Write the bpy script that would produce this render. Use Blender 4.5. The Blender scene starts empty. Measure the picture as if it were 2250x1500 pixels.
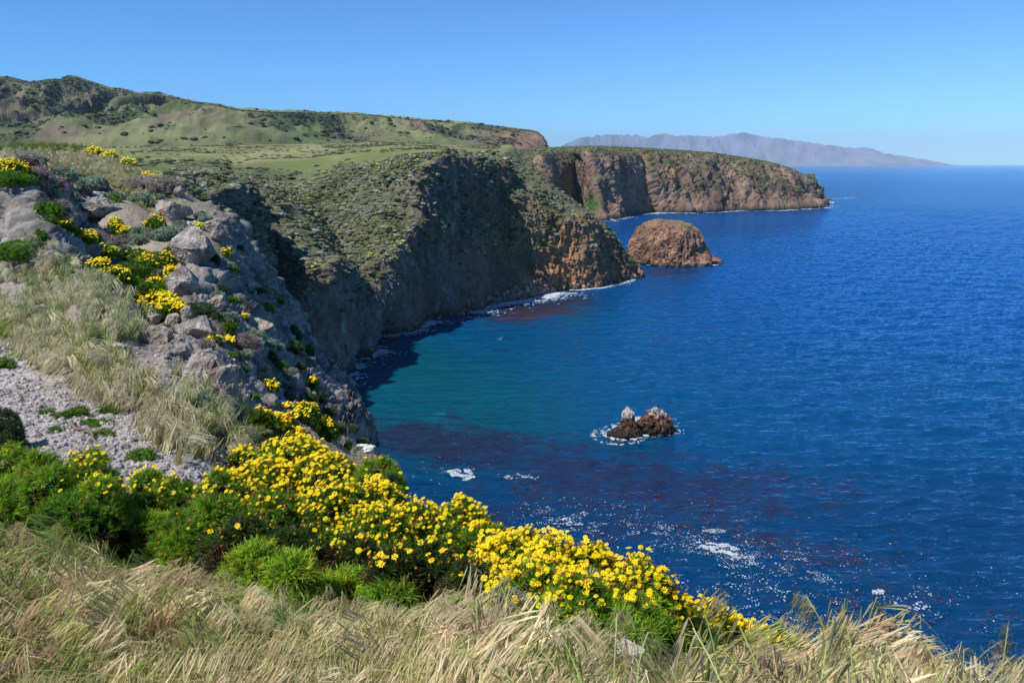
import bpy, bmesh, math, random
import numpy as np
from mathutils import Vector, Matrix
rng = np.random.default_rng(7)
R = math.radians
sc = bpy.context.scene
COL = sc.collection

# ------------------------------------------------------------------ camera, sky, sun, exposure
H = 60.0                       # the lens above the sea
F = 1700.0                     # focal length in photo pixels (2250 wide)
V0 = 361.0                     # horizon row of the photo
PITCH = math.atan((750 - V0) / F)
cam_d = bpy.data.cameras.new('camera'); cam = bpy.data.objects.new('camera', cam_d); COL.objects.link(cam)
cam_d.sensor_width = 36; cam_d.lens = 36 * F / 2250; cam_d.clip_start = 0.1; cam_d.clip_end = 200000
cam.location = (0, 0, H); cam.rotation_euler = (math.pi / 2 - PITCH, 0, 0)
sc.camera = cam
SUN_EL, SUN_AZ = R(55), R(32)  # from the left, 24 deg behind the camera
sund = Vector((-math.cos(SUN_AZ) * math.cos(SUN_EL), -math.sin(SUN_AZ) * math.cos(SUN_EL), math.sin(SUN_EL)))
w = bpy.data.worlds.new('World'); sc.world = w; w.use_nodes = True
nt = w.node_tree; bg = nt.nodes['Background']
sky = nt.nodes.new('ShaderNodeTexSky'); sky.sky_type = 'NISHITA'; sky.sun_disc = False
sky.sun_elevation = SUN_EL; sky.sun_rotation = math.atan2(sund.x, sund.y)
sky.altitude = 60; sky.air_density = .6; sky.dust_density = 0.0; sky.ozone_density = 8.0
tint = nt.nodes.new('ShaderNodeVectorMath'); tint.operation = 'MULTIPLY'; tint.inputs[1].default_value = (.44, .85, .94)   # the camera's blue-rich colour
gm = nt.nodes.new('ShaderNodeGamma'); gm.inputs[1].default_value = 1.15; nt.links.new(sky.outputs[0], gm.inputs[0]); nt.links.new(gm.outputs[0], tint.inputs[0]); nt.links.new(tint.outputs[0], bg.inputs[0]); bg.inputs[1].default_value = 0.11
sl = bpy.data.lights.new('sun', 'SUN'); so = bpy.data.objects.new('sun', sl); COL.objects.link(so)
sl.energy = 4.2; sl.angle = R(0.53); sl.color = (1.0, 0.95, 0.87)
so.rotation_euler = sund.to_track_quat('Z', 'Y').to_euler()
sc.view_settings.view_transform = 'Standard'; sc.view_settings.look = 'None'
sc.view_settings.exposure = 0.62; sc.view_settings.gamma = 1

# ------------------------------------------------------------------ photo pixel <-> place
cp, sp = math.cos(PITCH), math.sin(PITCH)
def W(u, v, y):                # the point seen at photo pixel (u,v), y metres out
    u = np.asarray(u, float); v = np.asarray(v, float); y = np.asarray(y, float)
    a = 750 - v
    ry = F * cp + a * sp; rz = -F * sp + a * cp
    t = y / ry
    return np.stack(np.broadcast_arrays((u - 1125) * t, y, H + rz * t), -1)
def seaY(v):                   # distance of the sea surface at row v
    a = 750 - v
    return H * (F * cp + a * sp) / -(-F * sp + a * cp)
def seaP(u, v): return W(u, v, seaY(v))
def wl(u, y):                  # waterline point at column u, y metres out
    rz = -H / y
    a = F * (sp + rz * cp) / (cp - rz * sp)
    return W(u, 750 - a, y)
def pix(P):
    x, y, z = P[..., 0], P[..., 1], P[..., 2] - H
    d = y * cp - z * sp; up = y * sp + z * cp
    d = np.where(np.abs(d) < 1e-3, 1e-3, d)
    return 1125 + F * x / d, 750 - F * up / d

# ------------------------------------------------------------------ noise
_perm = np.random.default_rng(3).permutation(256); _perm = np.concatenate([_perm, _perm, _perm])
_g = np.random.default_rng(5).normal(size=(256, 3)); _g /= np.linalg.norm(_g, axis=1)[:, None]
def perlin(p):
    p = np.asarray(p, float); i = np.floor(p).astype(np.int64); f = p - i; i &= 255
    w_ = f * f * f * (f * (f * 6 - 15) + 10); out = 0
    for dx in (0, 1):
        wx = w_[..., 0] if dx else 1 - w_[..., 0]
        for dy in (0, 1):
            wy = w_[..., 1] if dy else 1 - w_[..., 1]
            for dz in (0, 1):
                wz = w_[..., 2] if dz else 1 - w_[..., 2]
                h = _perm[_perm[_perm[(i[..., 0] + dx) & 255] + ((i[..., 1] + dy) & 255)] + ((i[..., 2] + dz) & 255)]
                g = _g[h]
                out = out + wx * wy * wz * (g[..., 0] * (f[..., 0] - dx) + g[..., 1] * (f[..., 1] - dy) + g[..., 2] * (f[..., 2] - dz))
    return out * 1.6
def fbm(p, o=4, lac=2.03, gain=.5, ridged=False):
    s = 0; a = 1; n = 0; p = np.asarray(p, float)
    for k in range(o):
        v = perlin(p + 17.3 * k)
        if ridged: v = 1 - 2 * np.abs(v)
        s = s + a * v; n += a; a *= gain; p = p * lac
    return s / n
def sst(a, b, x): t = np.clip((x - a) / (b - a), 0, 1); return t * t * (3 - 2 * t)
def mix(a, b, t): t = np.asarray(t)[..., None]; return a * (1 - t) + b * t
def C3(*c): return np.array(c, float)
def gauss(u, v, cu, cv, su, sv, ang=0):
    c, s = math.cos(R(ang)), math.sin(R(ang)); du, dv = u - cu, v - cv
    a = (du * c + dv * s) / su; b = (-du * s + dv * c) / sv
    return np.exp(-(a * a + b * b))

# ------------------------------------------------------------------ mesh + tagging helpers
def tag(o, label=None, cat=None, group=None, kind=None):
    if label: o['label'] = label
    if cat: o['category'] = cat
    if group: o['group'] = group
    if kind: o['kind'] = kind
    return o
def mesh_np(name, V, loops, starts, col=None, smooth=True):
    me = bpy.data.meshes.new(name)
    me.vertices.add(len(V)); me.vertices.foreach_set('co', np.asarray(V, np.float32).ravel())
    me.loops.add(len(loops)); me.loops.foreach_set('vertex_index', np.asarray(loops, np.int32))
    me.polygons.add(len(starts)); me.polygons.foreach_set('loop_start', np.asarray(starts, np.int32))
    me.update(calc_edges=True)
    me.polygons.foreach_set('use_smooth', np.full(len(starts), smooth, bool))
    if col is not None:
        c = np.ones((len(V), 4), np.float32); c[:, :3] = col
        a = me.color_attributes.new('Col', 'FLOAT_COLOR', 'POINT'); a.data.foreach_set('color', c.ravel())
    return me
def link(name, me, mat, parent=None):
    o = bpy.data.objects.new(name, me); COL.objects.link(o)
    if mat and not me.materials: me.materials.append(mat)
    if parent: o.parent = parent
    return o
def grid_faces(nr, nc):
    i = np.arange(nr - 1)[:, None] * nc + np.arange(nc - 1)[None, :]
    q = np.stack([i, i + 1, i + nc + 1, i + nc], -1).reshape(-1, 4)
    return q.ravel(), np.arange(0, q.size, 4)
def grid_normals(P):
    du = np.gradient(P, axis=1); dv = np.gradient(P, axis=0)
    n = np.cross(du, dv); n /= np.linalg.norm(n, axis=-1)[..., None] + 1e-9
    to = C3(0, 0, H + 400) - P           # face the open air
    return n * np.sign((n * to).sum(-1))[..., None]
def smooth2(A, k=1):
    for _ in range(k):
        A = A.copy(); A[1:-1] = (A[:-2] + 2 * A[1:-1] + A[2:]) / 4; A[:, 1:-1] = (A[:, :-2] + 2 * A[:, 1:-1] + A[:, 2:]) / 4
    return A
def catmull(P, per):                      # interpolate along axis 0, `per` = samples per interval (list)
    n = len(P); out = []
    for i in range(n - 1):
        p0 = P[max(i - 1, 0)]; p1 = P[i]; p2 = P[i + 1]; p3 = P[min(i + 2, n - 1)]
        t = (np.arange(per[i]) / per[i]).reshape((-1,) + (1,) * (P.ndim - 1))
        m1 = (p2 - p0) * .35; m2 = (p3 - p1) * .35
        t2, t3 = t * t, t * t * t
        out.append((2 * t3 - 3 * t2 + 1) * p1 + (t3 - 2 * t2 + t) * m1 + (-2 * t3 + 3 * t2) * p2 + (t3 - t2) * m2)
    out.append(P[-1:]); return np.concatenate(out, 0)
def loft(stations, perS, perR):
    """stations: list of columns of 3-D points, from the waterline up"""
    A = np.array(stations)                # S x R x 3
    A = catmull(A, perS)
    A = catmull(A.transpose(1, 0, 2), perR)
    S = len(stations); Rr = len(stations[0])
    sidx = np.concatenate([np.arange(p) / p + i for i, p in enumerate(perS)] + [[S - 1]])
    ridx = np.concatenate([np.arange(p) / p + i for i, p in enumerate(perR)] + [[Rr - 1]])
    return A, np.broadcast_to(ridx[:, None], A.shape[:2]), np.broadcast_to(sidx[None, :], A.shape[:2])

# ------------------------------------------------------------------ materials
def N(nt, t, **k):
    n = nt.nodes.new(t)
    for a, b in k.items(): setattr(n, a, b)
    return n
def mat_col(name, rough=.9, spec=.2, var=.35, vscale=3.0, bump=0, bscale=2.0, bdist=.1, trans=0, detail=6, const=None):
    m = bpy.data.materials.new(name); m.use_nodes = True; nt = m.node_tree; b = nt.nodes['Principled BSDF']
    b.inputs['Roughness'].default_value = rough; b.inputs['Specular IOR Level'].default_value = spec
    tc = N(nt, 'ShaderNodeTexCoord')
    if const is None: at = N(nt, 'ShaderNodeAttribute', attribute_name='Col'); csock = at.outputs['Color']
    else:
        at = N(nt, 'ShaderNodeRGB'); at.outputs[0].default_value = (*const, 1); csock = at.outputs[0]
    no = N(nt, 'ShaderNodeTexNoise'); no.inputs['Scale'].default_value = vscale; no.inputs['Detail'].default_value = detail
    no.inputs['Roughness'].default_value = .65
    nt.links.new(tc.outputs['Object'], no.inputs['Vector'])
    mr = N(nt, 'ShaderNodeMapRange'); mr.inputs[1].default_value = .3; mr.inputs[2].default_value = .7
    mr.inputs[3].default_value = 1 - var; mr.inputs[4].default_value = 1 + var
    nt.links.new(no.outputs[0], mr.inputs[0])
    vm = N(nt, 'ShaderNodeVectorMath', operation='SCALE'); nt.links.new(csock, vm.inputs[0]); nt.links.new(mr.outputs[0], vm.inputs['Scale'])
    nt.links.new(vm.outputs[0], b.inputs['Base Color'])
    if bump:
        nb = N(nt, 'ShaderNodeTexNoise'); nb.inputs['Scale'].default_value = bscale; nb.inputs['Detail'].default_value = 8
        nb.inputs['Roughness'].default_value = .65; nt.links.new(tc.outputs['Object'], nb.inputs['Vector'])
        bp = N(nt, 'ShaderNodeBump'); bp.inputs['Strength'].default_value = bump; bp.inputs['Distance'].default_value = bdist
        nt.links.new(nb.outputs[0], bp.inputs['Height']); nt.links.new(bp.outputs[0], b.inputs['Normal'])
    if trans:
        out = nt.nodes['Material Output']; tr = N(nt, 'ShaderNodeBsdfTranslucent'); nt.links.new(vm.outputs[0], tr.inputs[0])
        ms = N(nt, 'ShaderNodeMixShader'); ms.inputs[0].default_value = trans
        nt.links.new(b.outputs[0], ms.inputs[1]); nt.links.new(tr.outputs[0], ms.inputs[2]); nt.links.new(ms.outputs[0], out.inputs[0])
    return m
M = {}
M['mount'] = mat_col('mountain_slopes', var=.3, vscale=.02, bump=.6, bscale=.03, bdist=8)
M['isle'] = mat_col('distant_rock', var=.2, vscale=.002)
M['cove'] = mat_col('cove_cliff', var=.35, vscale=.5, bump=.8, bscale=.35, bdist=1.0)
M['cape'] = mat_col('far_cliff', var=.35, vscale=.15, bump=.8, bscale=.12, bdist=3)
M['stack'] = mat_col('stack_rock', var=.35, vscale=.4, bump=.9, bscale=.35, bdist=1.0)
M['near'] = mat_col('near_ground', var=.3, vscale=6, bump=.9, bscale=9, bdist=.05)
M['rock'] = mat_col('weathered_rock', var=.4, vscale=5, bump=1, bscale=7, bdist=.08)
M['leaf'] = mat_col('leaf', rough=.6, spec=.25, var=.12, vscale=2, trans=.35)
M['shrub'] = mat_col('shrub', rough=.85, spec=.1, var=.3, vscale=1.5)
M['twig'] = mat_col('twig', rough=.9, spec=.1, var=.25, vscale=8)
M['petal'] = mat_col('petal', rough=.5, spec=.2, var=.06, vscale=20, trans=.3)
M['seed'] = mat_col('seed', rough=.8, spec=.1, var=.3, vscale=40)
M['straw'] = mat_col('straw', rough=.55, spec=.3, var=.12, vscale=4, trans=.3)
M['foam'] = mat_col('foam', rough=.7, spec=.3, var=.2, vscale=1, const=(.40, .47, .54))
M['kelp'] = mat_col('kelp', rough=.35, spec=.5, var=.3, vscale=1)

# ------------------------------------------------------------------ sea
def build_sea():
    r = np.concatenate([np.geomspace(12, 64, 40), np.geomspace(65, 1500, 1330), np.geomspace(1520, 70000, 160)])
    un = np.concatenate([np.linspace(-6000, -120, 60), np.linspace(-110, 2360, 800), np.linspace(2380, 9000, 60)])
    X = (un[None] - 1125) / F * r[:, None]; Y = np.broadcast_to(r[:, None], X.shape)
    P = np.stack([X, Y, np.zeros_like(X)], -1)
    u, v = pix(P)
    n1 = fbm(P * C3(.01, .012, 1), 4); n2 = fbm(P * C3(.05, .09, 1) + 9, 4); n3 = fbm(P * C3(.18, .35, 1) + 4, 3)
    deep = C3(.001, .055, .190); mid = C3(.001, .052, .140); teal = C3(.002, .068, .098)
    d = np.hypot(P[..., 0], P[..., 1])
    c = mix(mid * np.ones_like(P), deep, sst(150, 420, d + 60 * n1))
    wt = np.clip(1.2 * gauss(u, v, 830, 870, 330, 150, 8) + .35 * gauss(u, v, 1150, 900, 350, 120) + .3 * gauss(u, v, 1300, 700, 150, 60), 0, 1)
    c = mix(c, teal, np.clip(wt + .25 * n1 * wt, 0, 1))
    # kelp under the surface; dark reflection below the sea stack painted in too
    k = (.9 * gauss(u, v, 960, 965, 260, 50, 4) + .75 * gauss(u, v, 1560, 1060, 430, 65, 6) + .45 * gauss(u, v, 1900, 1250, 450, 60, 15)
         + .5 * gauss(u, v, 1250, 1120, 420, 80, 5) + .9 * gauss(u, v, 1180, 675, 160, 28, -8) + .7 * gauss(u, v, 1480, 597, 100, 16) + .25 * gauss(u, v, 1600, 1300, 600, 100, 10))
    n4 = fbm(P * C3(.5, 1.1, 1) + 14, 3); kk = sst(.12, .95, k * 1.15 + .5 * n2 + .75 * n3 + .6 * n4 * sst(400, 150, np.hypot(P[..., 0], P[..., 1])) - .08)
    c = mix(c, C3(.015, .017, .042), kk * .88)
    kb = .95 * gauss(u, v, 1170, 690, 130, 22, -8) + .55 * gauss(u, v, 1430, 596, 60, 12)
    c = mix(c, C3(.050, .026, .022), sst(.2, 1.1, kb + .5 * n2 + .3 * n3) * .8)
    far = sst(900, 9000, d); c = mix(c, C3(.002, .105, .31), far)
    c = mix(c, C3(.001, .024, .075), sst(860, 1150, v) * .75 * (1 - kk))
    c = c * (1 + .38 * sst(250, 700, np.hypot(P[..., 0], P[..., 1])) * fbm(P * C3(.0022, .007, 0) + 71, 4))[..., None]      # wind lanes
    # real waves
    q = P[41:1371]; d = np.hypot(q[..., 0], q[..., 1]); fade = sst(1400, 350, d); wp = np.stack([n2, n3, 0 * n2], -1)[41:1371] * C3(2.2, 2.2, 0); h = 0
    wr = np.random.default_rng(77); pp = q + wp
    for lam, A, sp in ((2.3, .030, .5), (2.9, .045, .45), (3.6, .060, .4), (4.4, .070, .35), (5.6, .08, .3), (8.0, .08, .3), (14.0, .10, .3), (26.0, .14, .4)):
        th = R(-76) + wr.normal() * sp; k = 2 * np.pi / lam; ph = k * (pp[..., 0] * math.cos(th) + pp[..., 1] * math.sin(th)) + wr.uniform(0, 6.28)
        env = .35 + 1.5 * np.clip(perlin(q * C3(.6, .9, 0) / lam * .55 + lam * 3) + .25, 0, 1); sn = .5 + .5 * np.sin(ph)
        h = h + A * env * (2 * sn ** 1.6 - .8) * (fade if lam < 12 else 1) * sst(1500, 1000, d)
    P[41:1371, :, 2] = h * sst(60, 75, d)
    L, S = grid_faces(*X.shape)
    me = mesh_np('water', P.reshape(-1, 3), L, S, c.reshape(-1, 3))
    m = bpy.data.materials.new('sea_water'); m.use_nodes = True; nt = m.node_tree; nt.nodes.remove(nt.nodes['Principled BSDF'])
    b = N(nt, 'ShaderNodeBsdfDiffuse'); gl = N(nt, 'ShaderNodeBsdfGlossy'); gl.inputs['Roughness'].default_value = .06; gl.inputs['Color'].default_value = (.38, .68, 1, 1)
    fr = N(nt, 'ShaderNodeFresnel'); fr.inputs[0].default_value = 1.33; ms = N(nt, 'ShaderNodeMixShader')
    nt.links.new(fr.outputs[0], ms.inputs[0]); nt.links.new(b.outputs[0], ms.inputs[1]); nt.links.new(gl.outputs[0], ms.inputs[2]); nt.links.new(ms.outputs[0], nt.nodes['Material Output'].inputs[0])
    at = N(nt, 'ShaderNodeAttribute', attribute_name='Col'); nt.links.new(at.outputs['Color'], b.inputs['Color'])
    tc = N(nt, 'ShaderNodeTexCoord')
    def wave(sx, sy, rot, det, off):
        mp = N(nt, 'ShaderNodeMapping'); mp.inputs['Rotation'].default_value = (0, 0, R(rot)); mp.inputs['Scale'].default_value = (sx, sy, 1)
        mp.inputs['Location'].default_value = (off, off, off)
        no = N(nt, 'ShaderNodeTexNoise'); no.inputs['Scale'].default_value = 1; no.inputs['Detail'].default_value = det; no.inputs['Roughness'].default_value = .6
        nt.links.new(tc.outputs['Object'], mp.inputs['Vector']); nt.links.new(mp.outputs[0], no.inputs['Vector']); return no.outputs[0]
    prev = None
    for sx, sy, rot, det, off, dist, st in ((.06, .20, 14, 3, 5, 1.6, .8), (.35, .9, -8, 3, 9, .5, .8), (1.5, 3.2, 5, 2, 2, .12, .7)):
        bp = N(nt, 'ShaderNodeBump'); bp.inputs['Strength'].default_value = st; bp.inputs['Distance'].default_value = dist
        nt.links.new(wave(sx, sy, rot, det, off), bp.inputs['Height'])
        if prev: nt.links.new(prev, bp.inputs['Normal'])
        prev = bp.outputs[0]
    for q in (b, gl, fr): nt.links.new(prev, q.inputs['Normal'])
    o = link('water', me, m); tag(o, kind='structure')
build_sea()

# ------------------------------------------------------------------ distant island
def build_island():
    ridge = [(1225, 326), (1240, 318), (1275, 305), (1320, 298), (1360, 300), (1392, 297), (1420, 306), (1458, 296), (1490, 302), (1530, 302),
             (1580, 303), (1610, 298), (1632, 294), (1680, 303), (1740, 311), (1790, 316), (1830, 322), (1880, 328), (1905, 327), (1940, 338), (2000, 347), (2040, 353), (2085, 361), (2110, 364)]
    ru = np.array([a for a, b in ridge], float); rv = np.array([b for a, b in ridge], float)
    u = np.linspace(1225, 2108, 520); v = np.interp(u, ru, rv)
    v = v - (7.0 * fbm(np.stack([u * .045, u * 0, u * 0], -1), 5, gain=.6, ridged=True) - 1.0) * np.interp(u, [1225, 1300, 1950, 2108], [.2, 1, .8, .1])
    st = []
    for uu, vv in zip(u, v):
        top = W(uu, min(vv, 362.4), 41000)
        base = W(uu, 364.4, 31000); base[2] = -6
        col = [base]
        for k in range(1, 40):
            t = k / 40; p = base * (1 - t) + top * t; p[2] = base[2] + (top[2] - base[2]) * (t ** 1.1); col.append(p)
        col.append(top); b = top * C3(1, 1, 1) + C3(0, 1500, 0); b[2] = top[2] * .4; col.append(b)
        b2 = b + C3(0, 1500, 0); b2[2] = -6; col.append(b2); st.append(col)
    P = np.array(st).transpose(1, 0, 2)
    t = np.clip(np.arange(P.shape[0]) / 40, 0, 1)[:, None]
    env = np.sin(np.pi * np.clip(t, 0, 1)) ** .7 * (P[-3:-2, :, 2].clip(0) / 600)
    P[..., 2] += env * 620 * fbm(P * C3(.0007, .00035, 0), 5, gain=.42, ridged=True) - env * 160
    uu, vn = pix(P); zl = W(uu, v[None] + 1.0 + 0 * vn, P[..., 1])[..., 2]; P[..., 2] = np.where(t < .98, np.minimum(P[..., 2], zl), P[..., 2])
    P[..., 2] = np.where((t > .02) & (t <= 1), P[..., 2].clip(-6), P[..., 2])
    c = mix(C3(.13, .105, .19) * np.ones_like(P), C3(.02, .03, .10), sst(-.15, .3, fbm(P * C3(.0009, .0005, .0015), 5)))  # blue-violet of the haze is put into the rock colour
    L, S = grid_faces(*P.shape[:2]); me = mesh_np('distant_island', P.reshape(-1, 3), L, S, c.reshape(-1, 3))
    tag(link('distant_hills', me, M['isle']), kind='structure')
build_island()

# ------------------------------------------------------------------ mountains on the left
def build_mountains():
    ridge = [(-500, 215), (-250, 190), (-80, 170), (0, 171), (40, 178), (80, 183), (115, 177), (135, 178), (150, 169), (172, 171), (190, 180), (240, 196), (300, 207), (345, 208), (400, 218), (440, 227), (480, 231), (520, 240), (600, 247),
             (660, 247), (700, 251), (760, 251), (830, 254), (900, 262), (960, 266), (1020, 271), (1060, 276), (1130, 282), (1165, 286), (1180, 290), (1192, 300), (1200, 314), (1206, 327), (1210, 345)]
    ru = np.array([a for a, b in ridge], float); rv = np.array([b for a, b in ridge], float)
    u = np.concatenate([np.linspace(-500, -30, 90), np.linspace(-25, 1210, 900)]); v = np.interp(u, ru, rv)
    yr = np.interp(u, [-500, 300, 900, 1210], [3300, 3100, 2500, 2150]); yb = np.interp(u, [-500, 500, 1210], [1150, 1250, 1700])
    vb = np.interp(u, [-500, 0, 400, 700, 950, 1210], [331, 333, 324, 322, 327, 356])
    P = []
    K = 240
    for k in range(K + 1):
        t = k / K
        y = yb + (yr - yb) * t
        vv = vb + (v - vb) * (t ** .8)
        P.append(W(u, vv, y))
    P = np.array(P); top = P[-1]
    back = []
    for dy, dz in ((150, -15), (500, -90), (1200, -400), (1300, -900)):
        b = top + C3(0, dy, dz); b[:, 2] = b[:, 2].clip(-3); back.append(b)
    t = np.arange(K + 1)[:, None] / K
    env = (np.sin(np.pi * t ** .9) ** .8) * np.interp(u, [-500, 300, 700, 1000, 1210], [1.1, 1.0, .75, .5, .25])[None]
    Q = P.copy(); wx = fbm(P * .0012 + 3, 3)[..., None] * C3(160, 160, 0)
    g = fbm((P + wx) * C3(.0042, .0016, 0), 5, gain=.48, ridged=True)
    g2 = fbm((P + wx) * C3(.0016, .0008, 0) + 7, 3, ridged=True)
    Q[..., 2] += env * 20 * fbm(P * C3(.013, .008, 0), 4, ridged=True)
    Q[..., 2] += env * (120 * g + 85 * g2 - 60) - 25 * sst(.06, 0, t)
    uu, vn = pix(Q)
    # keep the crest: nothing in front may rise over it
    lim = v[None] + 2.0
    zlim = W(np.broadcast_to(u[None], vn.shape), np.broadcast_to(lim, vn.shape), Q[..., 1])[..., 2]
    Q[..., 2] = np.where(t < .97, np.minimum(Q[..., 2], zlim), Q[..., 2])
    Q = np.concatenate([Q, np.array(back)], 0)
    g = np.concatenate([g, np.zeros((4, len(u)))], 0)
    uu, vn = pix(Q)
    n = grid_normals(Q)
    c = mix(C3(.10, .125, .05) * np.ones_like(Q), C3(.17, .18, .085), sst(-.3, .5, fbm(Q * .004, 4)))
    m2 = fbm(Q * C3(.010, .006, .01) + 31, 5)
    gul = np.clip(sst(.40, -.10, g + .35 * m2), 0, 1)
    c = mix(c, C3(.135, .095, .085), np.clip(gul * 1.0 + sst(-.05, .35, fbm(Q * C3(.006, .003, .01) + 5, 5)) * .75, 0, 1))  # gully shade put into the colour, along with patches of purple-brown ground
    g5 = fbm((Q + np.concatenate([wx, np.zeros((4,) + wx.shape[1:])], 0) * .4) * C3(.016, .0055, .01), 4, ridged=True); c = mix(c, C3(.085, .07, .05), sst(.25, -.25, g5) * .65)  # finer gully shading, painted as darker ground colour
    hi = .6 * sst(265, 205, vn) * sst(500, 200, uu)
    c = mix(c, C3(.085, .065, .055), hi * .85)
    ch = sst(.0, .2, m2 + .30 * gul - .06 + .2 * hi + .12 * sst(500, 0, uu))
    c = mix(c, C3(.040, .050, .032), ch * .75)
    bl = sst(1040, 1100, uu) * sst(280, 292, vn); c = mix(c, C3(.17, .10, .07), bl * .9)
    L, S = grid_faces(*Q.shape[:2]); me = mesh_np('mountains', Q.reshape(-1, 3), L, S, c.reshape(-1, 3))
    tag(link('mountains', me, M['mount']), kind='structure')
    return Q, ch
MT, MTch = build_mountains()

# ------------------------------------------------------------------ cove cliffs and headland
def drop(P, z=-5): q = np.array(P, float); q[2] = z; return q
def build_cove():
    def st(w0, rows, back=None):
        base = w0; col = [drop(base, -6), base] + [W(*r) for r in rows]
        if back: col += back
        return col
    S_ = [
     st(wl(-400, 90), [(-400,460,100),(-400,420,110),(-400,400,120),(-400,390,140),(-400,365,250),(-400,340,500),(-400,326,900),(-400,318,1400)]),
     st(wl(60, 110), [(100,500,120),(200,430,130),(200,410,145),(200,395,170),(200,370,280),(200,345,500),(200,328,900),(200,319,1400)]),
     st(wl(250, 138), [(290,560,150),(350,460,165),(410,425,185),(420,402,220),(400,372,330),(400,350,520),(400,330,850),(400,320,1400)]),
     st(wl(430, 168), [(440,640,176),(460,490,186),(490,425,205),(478,396,250),(470,370,340),(480,350,520),(490,331,850),(500,319,1400)]),
     st(wl(575, 198), [(585,720,210),(595,600,232),(560,500,266),(528,425,300),(515,386,345),(520,354,520),(530,331,850),(540,318,1400)]),
     st(seaP(715, 838), [(715,720,214),(705,590,222),(625,495,248),(570,430,288),(555,388,345),(570,352,500),(580,331,800),(600,317,1400)]),
     st(seaP(780, 786), [(785,700,246),(775,625,264),(735,540,294),(700,460,328),(650,402,368),(640,354,480),(650,331,750),(660,316,1350)]),
     st(seaP(850, 746), [(852,660,266),(852,560,272),(825,480,300),(795,400,345),(760,362,400),(740,341,520),(740,328,750),(740,315,1300)]),
     st(seaP(925, 707), [(922,620,300),(914,530,304),(920,440,310),(934,354,320),(925,341,360),(900,332,500),(880,322,750),(880,313,1200)]),
     st(seaP(1010, 690), [(1008,600,320),(1006,520,326),(1004,430,335),(1004,350,346),(995,336,395),(985,330,520),(980,324,750),(980,318,1200)]),
     st(seaP(1092, 665), [(1090,590,352),(1084,500,364),(1084,420,374),(1088,356,386),(1085,341,430),(1080,333,560),(1080,327,760),(1080,322,1200)]),
     st(seaP(1135, 652), [(1130,590,362),(1128,500,370),(1128,420,382),(1130,372,402),(1120,343,445),(1120,334,580),(1130,329,780),(1130,324,1200)]),
     st(seaP(1210, 638), [(1212,570,379),(1208,500,382),(1204,445,390),(1194,396,405)], [W(1200,415,430),W(1205,440,455),W(1215,480,480),wl(1230,540)]),
     st(seaP(1285, 634), [(1283,570,384),(1278,515,388),(1272,474,394),(1262,445,404)], [W(1268,462,425),W(1280,490,445),W(1290,530,460),wl(1300,495)]),
     st(seaP(1338, 621), [(1336,592,403),(1332,560,407),(1326,530,411),(1318,500,417)], [W(1322,515,430),W(1330,540,445),W(1338,570,455),wl(1345,475)]),
     st(seaP(1403, 607), [(1400,600,425),(1396,592,426),(1390,582,427),(1382,572,429)], [W(1386,578,434),W(1392,588,440),W(1397,596,446),wl(1405,452)]),
     st(seaP(1412, 605), [(1411,604,429),(1410,603,430),(1408,602,431),(1406,601,432)], [W(1407,602,436),W(1408,603,440),W(1410,604,446),wl(1412,450)]),
    ]
    perS = [12, 14, 24, 44, 60, 70, 70, 70, 80, 90, 60, 70, 70, 60, 60, 16]
    perR = [4, 44, 44, 50, 50, 30, 20, 16, 14]
    P, r, s = loft(S_, perS, perR)
    n = grid_normals(smooth2(P, 3))
    steep = 1 - np.abs(n[..., 2])
    cliff = np.clip(sst(.25, .55, steep) + sst(3.4, 2.6, r), 0, 1) * sst(5.6, 4.9, r)
    q = P * C3(1, 1, .38)
    wob = fbm(P * .02 + 1, 3)[..., None] * 8
    D = (3.6 * fbm((q + wob) * .045, 4, ridged=True) + 1.7 * fbm(q * .13 + 3, 4, ridged=True)) * cliff
    D += cliff * (1.1 * np.abs(fbm(P * C3(.05, .05, .22) + 70, 3)) * 2 - .6) * sst(8, 11, s + .001) + .9 * cliff * fbm(q * .45 + 21, 3, ridged=True)
    D += cliff * (1.3 * fbm(q * C3(.30, .30, .5) + 31, 4, gain=.6, ridged=True))
    D += 1.6 * cliff * fbm((q + wob) * C3(.22, .22, .12) + 11, 3) + .55 * fbm(P * .55, 3) * (.3 + cliff)
    D += 1.6 * (1 - cliff) * sst(1.5, 4, r) * fbm(P * .035 + 20, 4) * sst(7.5, 5.5, r)
    meadow = sst(5.4, 6.0, r)
    D += 4.0 * meadow * fbm(P * C3(.010, .006, 0) + 40, 4)
    uu, vv = pix(P)
    slopeG = sst(2.6, 3.2, r) * sst(6.0, 5.2, r) * sst(11, 10, s)
    D += slopeG * 3.2 * fbm(P * C3(.05, .05, .02) + 50, 3, ridged=True)
    # caves at the waterline
    D -= 16 * gauss(uu, vv, 850, 748, 20, 45) + 10 * gauss(uu, vv, 775, 785, 10, 30) + 5 * gauss(uu, vv, 975, 690, 40, 18)
    # talus fan
    D += 5 * gauss(uu, vv, 1140, 625, 40, 40, 40)
    edge = sst(0, 1.2, s) * sst(16, 14.6, s)
    P2 = P + n * (D * edge * sst(-.2, 1.2, r) )[..., None]
    n2 = grid_normals(P2); st2 = 1 - np.abs(n2[..., 2])
    f1 = fbm(P2 * C3(.06, .06, .03), 4); f2 = fbm(P2 * .3 + 8, 4); f3 = fbm(P2 * C3(.012, .012, .012) + 2, 4)
    f4 = fbm(P2 * C3(.8, .8, .45) + 18, 4, gain=.6, ridged=True); rockA = mix(C3(.055, .048, .044) * np.ones_like(P), C3(.165, .145, .135), sst(-.35, .45, f2 + .9 * f4))
    brown = mix(C3(.13, .075, .052) * np.ones_like(P), C3(.27, .155, .095), sst(-.3, .5, f1 + .5 * f2))
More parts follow.
